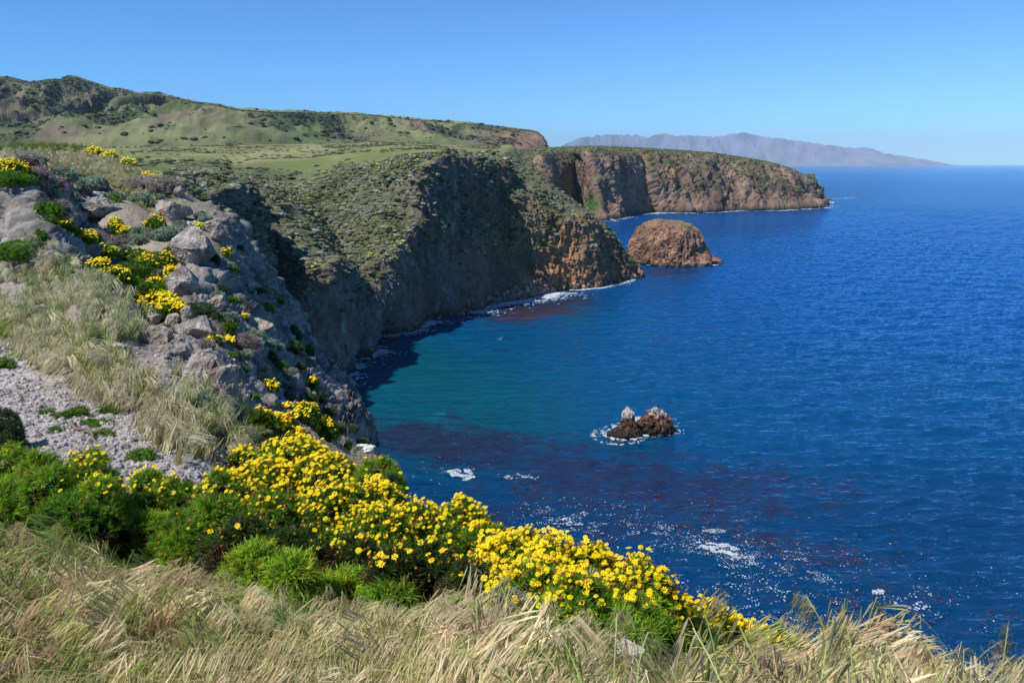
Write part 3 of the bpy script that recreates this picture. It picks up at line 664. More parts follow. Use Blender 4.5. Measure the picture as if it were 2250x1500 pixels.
def outline_stack(name, prof, vb, y0, depth, label, group, colf, seed, amp, freq, bn=220, rows=110, jag=0):
    """a rock standing in the sea: plan ellipse scaled by height, profile (v -> u left, u right) read at its own distance"""
    pv = np.array([p[0] for p in prof], float); pl = np.array([p[1] for p in prof], float); pr = np.array([p[2] for p in prof], float)
    vs = np.linspace(vb, pv[0], rows); a = np.linspace(0, 2 * np.pi, bn, endpoint=False)
    L_ = np.interp(vs, pv, pl); R_ = np.interp(vs, pv, pr)
    A = W(L_, vs, y0); B = W(R_, vs, y0); cx = (A[:, 0] + B[:, 0]) / 2; rx = (B[:, 0] - A[:, 0]) / 2; z = A[:, 2]
    rx0 = rx.max(); ry = depth * (rx / rx0) ** .7
    P = np.stack([cx[:, None] + rx[:, None] * np.cos(a), y0 + ry[:, None] * np.sin(a), np.broadcast_to(z[:, None], (rows, bn))], -1)
    base = P[:1].copy(); base[..., 2] = -4; P = np.concatenate([base, P], 0)
    n = np.stack([np.cos(a), np.sin(a), 0 * a], -1)[None] * C3(1, 1, 1) + C3(0, 0, .35) * (np.arange(rows + 1) / rows)[:, None, None] ** 2
    q = P * C3(1, 1, .6) * freq + seed
    D = amp * (fbm(q, 6, gain=.62, ridged=True) + .5 * fbm(q * .4, 2)) * np.interp(np.arange(rows + 1) / rows, [0, .1, .8, 1], [.7, 1, .6, .2])[:, None]
    P = P + n * (D - amp * .30)[..., None]; fr_ = (np.arange(rows + 1) / rows)[:, None]; P[..., 2] += jag * fbm(P * C3(1, 1, 0) * freq * 1.6 + seed, 4, gain=.6, ridged=True) * fr_
    if True:
        cap = P[-1].mean(0, keepdims=True); Q = np.concatenate([P.reshape(-1, 3), cap], 0)
    R1 = rows + 1; i = np.arange(R1 - 1)[:, None] * bn + np.arange(bn)[None]; j = np.arange(R1 - 1)[:, None] * bn + (np.arange(bn)[None] + 1) % bn
    q4 = np.stack([i, j, j + bn, i + bn], -1).reshape(-1, 4); t = (R1 - 1) * bn; k = np.arange(bn)
    tri = np.stack([t + k, t + (k + 1) % bn, np.full(bn, R1 * bn)], -1)
    loops = np.concatenate([q4.ravel(), tri.ravel()]); starts = np.concatenate([np.arange(0, q4.size, 4), q4.size + np.arange(0, tri.size, 3)])
    c0 = Q.mean(0) * C3(1, 1, 0); me = mesh_np(name, Q - c0, loops, starts, colf(Q), smooth=False)
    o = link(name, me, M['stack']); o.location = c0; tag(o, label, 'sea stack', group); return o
def big_col(P):
    f = fbm(P * C3(.12, .12, .12), 5); g = fbm(P * .5 + 5, 3)
    c = mix(C3(.15, .085, .06) * np.ones_like(P), C3(.30, .18, .125), sst(-.3, .4, f + .5 * g))
    c = mix(c, C3(.13, .14, .055), sst(17, 23, P[..., 2] + 5 * f - .35 * np.abs(P[..., 0] - 112)) * .7)
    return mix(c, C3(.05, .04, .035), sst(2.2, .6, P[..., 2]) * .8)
def small_col(P):
    f = fbm(P * 1.0, 4); c = mix(C3(.035, .025, .020) * np.ones_like(P), C3(.17, .085, .05), sst(-.2, .5, f + .25 * np.clip(P[..., 2] - 2, -1, 1)))
    c = mix(c, C3(.55, .50, .46), sst(4.2, 5.4, P[..., 2] + 3.2 * f) * .85)
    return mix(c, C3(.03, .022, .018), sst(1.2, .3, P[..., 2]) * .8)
outline_stack('sea_stack', [(486, 1432, 1488), (489, 1424, 1506), (494, 1413, 1520), (503, 1402, 1530), (517, 1393, 1538), (532, 1386, 1544), (550, 1381, 1550), (562, 1379, 1560), (568, 1378, 1574), (575, 1380, 1578), (582, 1388, 1576)], 582, 488, 24,
              'large brown dome-shaped rock island with a grassy top off the headland', None, big_col, 3, 5.5, .13, 420, 200, jag=1.5)
outline_stack('sea_stack', [(898, 1376, 1381), (906, 1370, 1390), (925, 1366, 1394), (938, 1364, 1398), (944, 1352, 1402), (950, 1342, 1404), (956, 1338, 1404)], 957, 166.5, 2.6,
              'left and more pointed of two small white-topped rocks in the water', 'small rocks in the sea', small_col, 12, 1.2, C3(.9, .9, .8), jag=.9)
outline_stack('sea_stack', [(900, 1434, 1446), (908, 1428, 1454), (918, 1422, 1466), (928, 1410, 1474), (940, 1398, 1475), (950, 1392, 1474)], 950, 169.5, 3.4,
              'right and broader of two small white-topped rocks in the water', 'small rocks in the sea', small_col, 23, 1.9, C3(.85, .85, .8), jag=1.1)
def little_rocks():
    for u, v, w_, lab in ((1822, 439, 5, 'tiny rock in the surf off the tip of the far cape'), (1406, 606, 7, 'small dark rock at the waterline beneath the headland tip'), (1574, 578, 9, 'low pale rock at the right foot of the large dome-shaped island')):
        y = seaY(v); k = y / F; c = seaP(u, v)
        me = rock_mesh('rock', C3(0, 0, 0), (w_ * k, w_ * k, w_ * k * .8), u, 4, .3, 1.4, lambda P, V, X: mix(C3(.06, .045, .035) * np.ones_like(P), C3(.2, .13, .1), sst(0, 1, V[:, 2])))
        o = link('sea_rock', me, M['stack']); o.location = c; tag(o, lab, 'rock')
little_rocks()
# ------------------------------------------------------------------ far scrub (uncountable cover)
def pick(P, n_, wgt, k):
    """k random points on the displaced grid with probability weight"""
    a = P[:-1, :-1]; e1 = P[1:, :-1] - a; e2 = P[:-1, 1:] - a
    area = np.linalg.norm(np.cross(e1, e2), axis=-1); dist = np.linalg.norm(a - C3(0, 0, H), axis=-1)
    w_ = (area * wgt[:-1, :-1]).ravel(); w_ = w_ / w_.sum(); id_ = rng.choice(len(w_), k, p=w_)
    s, t = rng.random(k)[:, None], rng.random(k)[:, None]
    return a.reshape(-1, 3)[id_] + e1.reshape(-1, 3)[id_] * s + e2.reshape(-1, 3)[id_] * t, n_[:-1, :-1].reshape(-1, 3)[id_], id_
def jit(c, k, a=.25, h=.08): return c[None] * (1 + a * nr.normal(size=(k, 1))).clip(.35, 1.9) * (1 + h * nr.normal(size=(k, 3)))
def build_scrub():
    P, n_, r, s, vm = CV; uu, vv = pix(P)
    vis = (uu > 380) & (uu < 1420) & (vv < 900) & (P[..., 1] < 700)
    wg = (vm * .9 + .05) * sst(2.0, 2.8, r) * sst(6.3, 5.6, r) * vis * (1 - .55 * sst(10.5, 12, s))
    wg = wg * (.35 + sst(-.15, .25, fbm(P * .06 + 4, 4) + .05))
    k = 26000; p, nn, _ = pick(P, n_, wg, k)
    f = fbm(p * .03 + 13, 3); pal = np.array([[.09, .105, .06], [.135, .15, .105], [.06, .08, .03], [.10, .09, .065], [.165, .175, .135]])
    ci = (nr.random(k) * 5 + 0 * f).astype(int); ci = np.where((f > .1) & (nr.random(k) < .5), 2, ci); c = pal[ci] * (1 + .2 * nr.normal(size=(k, 1))).clip(.5, 1.6)
    sz = (.24 + 1.15 * nr.random(k) ** 3)[:, None] * np.stack([nr.uniform(.8, 1.9, k), nr.uniform(.7, 1.2, k), nr.uniform(.45, .75, k)], -1)
    me = inst('scrub_cover', BLOB, p - C3(0, 0, .1), rot_from(np.tile(C3(0, 0, 1), (k, 1)), nr.uniform(0, 6.28, k)), sz, c)
    tag(link('scrub_cover', me, M['shrub']), 'grey-green coastal scrub covering the slopes above the cove cliffs', 'scrub', kind='stuff')
    # yellow bloom spots over the same slopes
    w2 = wg * np.clip(sst(.10, .35, fbm(P * .04 + 33, 3)) + 2 * gauss(uu, vv, 845, 555, 45, 30) + 1.5 * gauss(uu, vv, 640, 430, 60, 30, 30) + 1.3 * gauss(uu, vv, 700, 590, 60, 14, 35), 0, 2) * sst(11.5, 10.5, s)
    k = 650; p, nn, _ = pick(P, n_, w2, k); c = np.where(nr.random((k, 1)) < .35, C3(.50, .42, .04), C3(.14, .21, .05)) * (1 + .2 * nr.normal(size=(k, 1))).clip(.5, 1.5)
    me = inst('bloom_cover', BLOB1, p + C3(0, 0, .3), rot_from(np.tile(C3(0, 0, 1), (k, 1)), nr.uniform(0, 6.28, k)), nr.uniform(.25, .6, k)[:, None] * C3(1, 1, .7), c)
    tag(link('bloom_cover', me, M['shrub']), 'yellow-green flowering scrub dotted over the far cove slope', 'scrub', kind='stuff')
    # dark scrub clumps out on the meadow
    wg = sst(5.5, 6, r) * (P[..., 1] < 1250) * (uu < 1100) * sst(.0, .3, fbm(P * C3(.010, .022, 0) + 77, 5)) + .02 * sst(5.5, 6, r)
    k = 3500; p, nn, _ = pick(P, n_, wg, k); c = jit(C3(.055, .065, .035), k)
    me = inst('meadow_scrub', BLOB1, p, rot_from(np.tile(C3(0, 0, 1), (k, 1)), nr.uniform(0, 6.28, k)), nr.uniform(.5, 2.0, k)[:, None] * C3(1.3, 1.3, .6), c)
    tag(link('meadow_scrub', me, M['shrub']), 'low dark bushes scattered across the distant green meadow', 'scrub', kind='stuff')
    # cape
    P, n_, r, s, vm = CP
    wg = (vm + .1) * sst(1.6, 2.2, r) * (P[..., 1] < 1250); k = 6000; p, nn, _ = pick(P, n_, wg, k)
    pal = np.array([[.07, .08, .042], [.12, .125, .085], [.055, .07, .03]]); c = pal[nr.integers(0, 3, k)] * (1 + .2 * nr.normal(size=(k, 1))).clip(.5, 1.6)
    me = inst('cape_scrub', BLOB1, p, rot_from(np.tile(C3(0, 0, 1), (k, 1)), nr.uniform(0, 6.28, k)), nr.uniform(.8, 2.1, k)[:, None] * C3(1, 1, .8), c)
    tag(link('cape_scrub', me, M['shrub']), 'dark green scrub clinging to the far cape', 'scrub', kind='stuff')
    # chaparral on the mountains
    P = MT; wg = np.zeros(P.shape[:2]); wg[:MTch.shape[0]] = MTch; wg[-6:] = 0; wg = wg * (P[..., 2] > 20)
    k = 26000; p, nn, _ = pick(P, grid_normals(P), wg + .07 * (P[..., 2] > 20), k); c = jit(C3(.045, .058, .032), k)
    me = inst('chaparral', BLOB1, p, rot_from(np.tile(C3(0, 0, 1), (k, 1)), nr.uniform(0, 6.28, k)), (1.3 + 4.6 * nr.random(k) ** 2.5)[:, None] * C3(1.3, 1.3, .7), c)
    tag(link('chaparral', me, M['shrub']), 'dark chaparral covering the distant mountainside', 'scrub', kind='stuff')
    # fallen rubble at the foot of the headland
    P, n_, r, s, vm = CV; uu, vv = pix(P)
    wg = gauss(uu, vv, 1150, 648, 45, 12, -8) * sst(.4, .9, r) * sst(2.0, 1.4, r) + .03 * sst(.6, 1, r) * sst(1.35, 1.1, r) * (uu > 700) * (uu < 1420)
    k = 700; p, nn, _ = pick(P, n_, wg, k); c = jit(C3(.20, .15, .12), k, .4)
    me = inst('rubble', BLOB1, p, rot_from(nr.normal(size=(k, 3)), nr.uniform(0, 6.28, k)), nr.uniform(.3, 1.3, k)[:, None] * C3(1, 1.2, .8), c)
    tag(link('rubble', me, M['rock']), 'heap of fallen rubble at the foot of the brown headland', 'rubble', kind='stuff')
build_scrub()

# ------------------------------------------------------------------ foam and kelp on the water
def build_foam():
    pts, szs = [], []
    def patch(cu, cv, su, sv, ang, n, size, holes=.0, fr=.5):
        a = nr.uniform(0, 6.283, n * 3); rr = np.sqrt(nr.random(n * 3)); c, s = math.cos(R(ang)), math.sin(R(ang))
        du, dv = np.cos(a) * rr * su, np.sin(a) * rr * sv; u = cu + du * c - dv * s; v = cv + du * s + dv * c
        p = seaP(u, v); m = (fbm(p * C3(fr, fr * 1.6, 0) + 3, 4) > holes + .25 * (rr ** 3)) ; p = p[m][:n]
        keep = nr.random(len(p)) < ((.40 if n > 1500 else .8) if cv > 960 else 1); p = p[keep]; pts.append(p); szs.append(nr.uniform(.3, 1, len(p)) ** 2 * size + size * .15)
    patch(1012, 1040, 34, 15, 20, 1100, .16, -.12); patch(1000, 1030, 44, 11, 5, 500, .10, -.0)
    patch(1580, 1205, 52, 14, 12, 1300, .12, -.1); patch(1570, 1168, 28, 5, 0, 250, .10, -.1); patch(1640, 1232, 60, 14, 12, 400, .10, 0)
    patch(1290, 1150, 190, 38, 8, 2600, .10, .10, .25); patch(1600, 1215, 240, 50, 12, 2600, .10, .08, .25)
    patch(1560, 1310, 300, 70, 8, 2600, .11, .12, .3); patch(1900, 1300, 330, 60, 14, 1800, .10, .15, .25); patch(1240, 1160, 60, 20, -30, 500, .12, 0)
    patch(1145, 1050, 40, 8, 0, 150, .15, 0); patch(1930, 1302, 14, 5, 0, 90, .16, -.5); patch(1100, 745, 8, 3, 0, 20, .2, -1); patch(2000, 1330, 60, 12, 12, 60, .2, 0)
    patch(1390, 955, 90, 22, -5, 500, .16, .15, .9)
    for cu, cv, su, sv, n in ((1300, 1150, 230, 60, 1700), (1560, 1290, 330, 100, 2600), (1900, 1290, 400, 110, 1300), (1020, 1035, 80, 22, 500), (1600, 1210, 140, 34, 1800), (1750, 1400, 300, 40, 1500)):
        u = cu + nr.normal(size=n) * su * .6; v = cv + nr.normal(size=n) * sv * .6 + (u - cu) * .10; p = seaP(u, v.clip(980, 1700)); m = fbm(p * C3(.12, .22, 0) + 8, 3) > -.05; p = p[m]; pts.append(p); szs.append(nr.exponential(.035, len(p)).clip(.015, .12))
    # surf around the small rocks
    def ring(cu, cv, ru, rv, n, size, a0=0, a1=6.283, wd=.16):
        a = nr.uniform(a0, a1, n); k = 1 + nr.normal(size=n) * wd
        p = seaP(cu + np.cos(a) * ru * k, cv + np.sin(a) * rv * k); m = fbm(p * C3(.9, .6, 0), 3) > .02; pts.append(p[m]); szs.append(nr.uniform(.2, 1, m.sum()) ** 2 * size + .05)
    ring(1372, 952, 44, 16, 1500, .13, .3, 4.4, .12); ring(1362, 956, 58, 22, 1000, .09, .6, 3.6, .05); ring(1435, 948, 48, 9, 900, .11, -.3, 2.2); patch(1404, 926, 20, 9, 0, 900, .16, -.6); patch(1350, 945, 26, 10, -30, 500, .12, -.05); ring(1478, 930, 12, 10, 100, .15)
    # surf along the shore: waterline points of the cove, headland, cape, stack
    def shore(P, lo, hi, n, size, wd, thr):
        b = P[4]; uu, vv = pix(b); q = b[(uu > lo) & (uu < hi)]; i = nr.integers(0, len(q), n); p = q[i] + np.stack([nr.exponential(wd, n), -nr.exponential(wd * .7, n), 0 * i], -1); p[:, 2] = 0
        m = fbm(p * C3(.06, .06, 0) + 5, 3) > thr; p = p[m]; pts.append(p); szs.append(nr.uniform(.2, 1, len(p)) ** 2 * size + .1)
    shore(CV[0], 700, 900, 1800, .5, 2.2, .0); shore(CV[0], 900, 1110, 2600, .5, 2.4, -.1); shore(CV[0], 1100, 1215, 3200, .6, 3.2, -.3); shore(CV[0], 1250, 1420, 900, .6, 1.6, .0)
    patch(1305, 632, 26, 4, -2, 500, .6, -.5, .2)
    shore(CP[0], 1300, 1830, 5200, 1.2, 4.5, -.05); patch(1440, 468, 40, 2.2, -2, 500, 1.5, -.6, .05); patch(1818, 445, 16, 3, 0, 260, 1.5, -.6, .05); patch(1850, 436, 40, 1, -3, 120, 1.2, -.3, .05)
    patch(1400, 576, 22, 2, 3, 260, .7, -.4, .1); patch(1500, 583, 80, 1.6, 0, 300, .6, .0, .1); patch(1400, 607, 14, 2, 0, 120, .5, -.4, .1)
    for k in range(7): patch(nr.uniform(1650, 2250), nr.uniform(400, 560), nr.uniform(6, 16), .5, 3, 5, .5, -1)
    p = np.concatenate(pts); sz = np.concatenate(szs); k = len(p); p[:, 2] = .20
    a = np.arange(7) / 7 * 6.283; T = []
    for j in range(6):
        rr = 1 + .35 * nr.normal(size=7); V = np.stack([np.cos(a) * rr * 1.3, np.sin(a) * rr * .8, np.zeros(7)], -1); V = np.concatenate([V, [[0, 0, .12]]])
        T.append(tpl(V, [(i, (i + 1) % 7, 7) for i in range(7)]))
    me = inst('sea_foam', T, p, rot_from(np.tile(C3(0, 0, 1), (k, 1)), nr.uniform(-.6, .6, k)), sz, np.ones((k, 3)))
    tag(link('sea_foam', me, M['foam']), 'white foam flecks and surf drifting over the kelp and along the rocks', 'foam', kind='stuff')
    pts, szs = [], []
    for cu, cv, su, sv, n in ((1160, 1075, 26, 8, 220), (1480, 1120, 260, 60, 500), (1750, 1200, 300, 60, 500), (1960, 1340, 240, 60, 250), (1200, 670, 100, 16, 260), (1060, 960, 200, 30, 160), (1640, 1215, 30, 8, 60)):
        u = cu + nr.normal(size=n) * su * .5; v = cv + nr.normal(size=n) * sv * .5 + (u - cu) * .12; p = seaP(u, v); m = fbm(p * .25 + 9, 3) > .05; pts.append(p[m]); szs.append(nr.uniform(.1, .5, m.sum()))
    p = np.concatenate(pts); sz = np.concatenate(szs); k = len(p); p[:, 2] = .15
    T = [tpl(*(lambda V, Fs: (V, Fs))(*_frond(j))) for j in range(5)]
    me = inst('kelp', T, p, rot_from(np.tile(C3(0, 0, 1), (k, 1)), nr.uniform(-.9, .9, k)), sz, jit(C3(.07, .026, .016), k, .3))
    tag(link('kelp', me, M['kelp']), 'brown kelp fronds floating at the surface of the dark water', 'kelp', kind='stuff')
def _frond(j):
    V, Fs = [], []; r = np.random.default_rng(j)
    for q in range(5):
        x = np.linspace(-1, 1, 6); y = .25 * r.normal() + .15 * np.sin(x * r.uniform(1, 4) + r.uniform(0, 6))
        ribbon([C3(a, b, .02 * r.random()) for a, b in zip(x, y)], [.02, .06, .07, .07, .05, .01], C3(.1, 1, 0), V, Fs)
    return V, Fs
build_foam()

# ------------------------------------------------------------------ plants of the near slope
LEAF6 = [t_tuft(7, 1, .10, 1.1, tr_, .25, 2) for tr_ in [np.random.default_rng(k) for k in range(5)]]
SAGE = [t_tuft(9, 1, .16, 1.4, tr_, .1, 1) for tr_ in [np.random.default_rng(k + 20) for k in range(5)]]
TWIG = [t_tuft(6, 1, .035, 1.2, tr_, .6, 3) for tr_ in [np.random.default_rng(k + 40) for k in range(5)]]
FEATH = [t_feather(np.random.default_rng(k + 60)) for k in range(6)]
def flower_t(L=.034, np_=9, seed=0, droop=0.0, closed=0):
    r = np.random.default_rng(seed); V, Fs, sh = [], [], []
    for k in range(np_):
        a = k / np_ * 6.283 + r.normal() * .08; d = C3(math.cos(a), math.sin(a), 0); s = C3(-math.sin(a), math.cos(a), 0); l = L * r.uniform(.88, 1.08)
        z = lambda t: (.004 - droop * t * t * L) + closed * t * L
        b = len(V); V += [d * .006 + C3(0, 0, z(0)), d * l * .6 + s * L * .20 + C3(0, 0, z(.6)), d * l * .95 + s * L * .11 + C3(0, 0, z(1)), d * l + C3(0, 0, z(1) - .001), d * l * .95 - s * L * .11 + C3(0, 0, z(1)), d * l * .6 - s * L * .20 + C3(0, 0, z(.6))]
        Fs.append(tuple(b + i for i in range(6))); sh += [[1, 1, 1]] * 6
    b = len(V); n = 8
    for i in range(n): a = i / n * 6.283; V.append(C3(math.cos(a) * .0095, math.sin(a) * .0095, .004)); sh.append([.85, .62, .6])
    for i in range(n): a = i / n * 6.283; V.append(C3(math.cos(a) * .006, math.sin(a) * .006, .0095)); sh.append([.95, .72, .8])
    V.append(C3(0, 0, .011)); sh.append([.95, .72, .8])
    for i in range(n):
        j = (i + 1) % n; Fs.append((b + i, b + j, b + n + j, b + n + i)); Fs.append((b + n + i, b + n + j, b + 2 * n))
    return tpl(V, Fs, sh)
YEL = C3(.93, .76, .008)
FLW = [flower_t(.032, 8 + k % 3, k, .25 * (k % 3), .35 * (k == 4)) for k in range(5)]
def head_t(seed):
    V, Fc = ico(1); r = np.random.default_rng(seed); V = V * (1 + .35 * r.random(len(V)))[:, None] * C3(.013, .013, .011)
    V = list(V); Fs = [tuple(f) for f in Fc]
    for k in range(7):
        a = k / 7 * 6.283 + r.random(); d = C3(math.cos(a), math.sin(a), r.uniform(-.6, .6)); s = C3(-math.sin(a), math.cos(a), 0) * .003; b = len(V)
        V += [d * .009 - s, d * .009 + s, d * .021]; Fs.append((b, b + 1, b + 2))
    return tpl(V, Fs)
HEAD = [head_t(k) for k in range(4)]
def simple_mesh(name, T, col):
    V, L, S, sh = T; me = mesh_np(name, V, L, S, sh * col, smooth=False); return me
FLW_ME = [simple_mesh('flower', t, YEL * C3(1, q, 1)) for t in FLW for q in (1.0, .9)]
HEAD_ME = [simple_mesh('seed_head', t, c) for t in HEAD for c in (C3(.30, .10, .02), C3(.22, .075, .03), C3(.42, .19, .02))]
for m_ in FLW_ME: m_.materials.append(M['petal'])
for m_ in HEAD_ME: m_.materials.append(M['seed'])
FLOW_S = [tpl([[math.cos(a) * rr, math.sin(a) * rr, h] for rr, h, a0 in ((1, 0, 0),) for a in np.arange(6) / 6 * 6.283] + [[0, 0, .35]], [(i, (i + 1) % 6, 6) for i in range(6)])]
def mound(rx, ry, rz, seed, n, lobes=7, lob=.42):
    """random points and normals on a lumpy dome"""
    r = np.random.default_rng(seed); a = r.uniform(0, 6.283, lobes); q = np.sqrt(r.uniform(.02, .55, lobes)); c = np.stack([np.cos(a) * q, np.sin(a) * q, (1 - q * q) ** .5 * r.uniform(.35, .62, lobes)], -1)
    c = np.concatenate([c, [[0, 0, .25]]]); rad = np.concatenate([r.uniform(lob * .75, lob * 1.15, lobes), [.68]])
    pr = rad ** 2 / (rad ** 2).sum(); m = int(n * 2.6); i = r.choice(lobes + 1, m, p=pr); d = r.normal(size=(m, 3)); d /= np.linalg.norm(d, axis=1)[:, None]
    p = c[i] + d * rad[i][:, None]; p += d * (.05 * perlin(p * 4 + seed))[:, None]
    ins = (np.linalg.norm(p[:, None] - c[None], axis=-1) < rad[None] * .93).any(1); keep = ~ins & (p[:, 2] > -.05)
    p, d = p[keep][:n], d[keep][:n]; sc_ = np.array([rx, ry, rz]); return p * sc_, d / sc_ * rz, c * sc_, rad[:, None] * sc_
PAL = {'coreo': (C3(.085, .19, .018), LEAF6), 'green': (C3(.10, .22, .02), LEAF6), 'sage': (C3(.30, .37, .27), SAGE), 'dark': (C3(.06, .10, .035), LEAF6), 'twig': (C3(.30, .25, .24), TWIG), 'fern': (C3(.17, .30, .03), LEAF6)}
def core_mesh(cs, rads, col, f=.80):  # dark dead-leaf filler added to close the bush and dim its inside
    V, Fc = ico(2); k = len(cs); P = cs[:, None] + V[None] * rads[:, None] * f * (1 + .2 * perlin(V * 2.5))[None, :, None]
    P[..., 2] = np.maximum(P[..., 2], -.35 * rads[-1, 2]); L = (Fc.ravel()[None] + np.arange(k)[:, None] * len(V)).ravel(); return mesh_np('dark_core', P.reshape(-1, 3), L, np.arange(0, len(L), 3), np.tile(col, (k * len(V), 1)), smooth=False)
def add_bush(kind, u, v, hw, h, label, fl=0, seed=0, group=None, dens=1.0, side=0, heads=0):
    """(u,v): foot of the plant on the slope; hw, h: half width and height in photo pixels"""
    c = E(u, v) - C3(0, 0, .05); y = c[1]; k = y / F; hw = hw * 1.15; rx = hw * k; rz = max(h * 1.1 * k, .12); ry = rx * .9
    o = bpy.data.objects.new({'sage': 'sage_bush', 'twig': 'bare_bush', 'green': 'green_plant', 'dark': 'dark_bush', 'coreo': 'flowering_bush', 'fern': 'feathery_plant'}[kind], None); COL.objects.link(o); o.location = c
    tag(o, label, {'sage': 'bush', 'twig': 'bare bush', 'green': 'plant', 'dark': 'bush', 'coreo': 'flowering bush', 'fern': 'plant'}[kind], group)
    lf = np.clip(2.6 * k * 2.2, .05, .22) * (1.25 if kind in ('twig',) else 1)
    n = int(np.clip(2.2 * math.pi * rx * max(rx, rz) / (lf * lf) * 1.6 * dens, 60, 2600)); lob = max(5, int(5 + rx * 3))
    p, d, cs, rads = mound(rx, ry, rz, int(seed + u * 7 + v), n, lob); base, T = PAL[kind]
    d2 = d + C3(0, 0, .35) + .35 * nr.normal(size=p.shape)
    c_ = jit(base, len(p), .22); tone = perlin(p * (1.2 / max(rx, .2)) + seed + u); c_ = c_ * (1 + .35 * tone)[:, None]
    if kind == 'green': c_ *= np.where(nr.random((len(p), 1)) < .2, C3(1.6, 1.25, 1), C3(1, 1, 1))
    me = inst('foliage', T, p, rot_from(d2, nr.uniform(0, 6.28, len(p))), lf * nr.uniform(.7, 1.3, len(p)), c_)
    link('twigs' if kind == 'twig' else 'foliage', me, M['twig' if kind == 'twig' else 'leaf'], o)
    link('dark_core', core_mesh(cs, rads, base * .35 if kind != 'twig' else C3(.07, .055, .05), .72), M['twig'], o)
    if fl:
        upm = d[:, 2] / np.linalg.norm(d, axis=1) > (.15 if fl < 2 else -.1); cl = fbm(p * (2.2 / max(rx, .3)) + seed, 2) > (.12 if fl < 1 else (-.12 if fl < 2 else -.6)); q = p[upm & cl]; qd = d[upm & cl]
        nf = int(min(len(q) * 3, fl * 140 + rx * 90 * fl)); i = nr.integers(0, max(len(q), 1), nf); q = q[i] + nr.normal(size=(nf, 3)) * lf * .5 + C3(0, 0, lf * .75)
        fs = max(.04, .95 * k * 2.2 * .9); cc = YEL * (1 + .1 * nr.normal(size=(nf, 1))) * np.where(nr.random((nf, 1)) < .12 + heads, C3(.75, .45, 1), C3(1, 1, 1))
        me = inst('flowers', FLOW_S, q, rot_from(qd[i] * .4 + C3(-.25, -.25, .8) + .3 * nr.normal(size=q.shape), nr.uniform(0, 6.28, nf)), fs * nr.uniform(.7, 1.2, nf), cc)
        fo = link('flowers', me, M['petal'], o); fo['kind'] = 'stuff'
    return o
G_F, G_S, G_B, G_G, G_D = 'yellow flowering bushes on the cliff slope', 'grey-green rounded bushes on the slope', 'bare twiggy bushes on the slope', 'small green plants on the slope', 'dark bushes hanging on the shaded cliff'
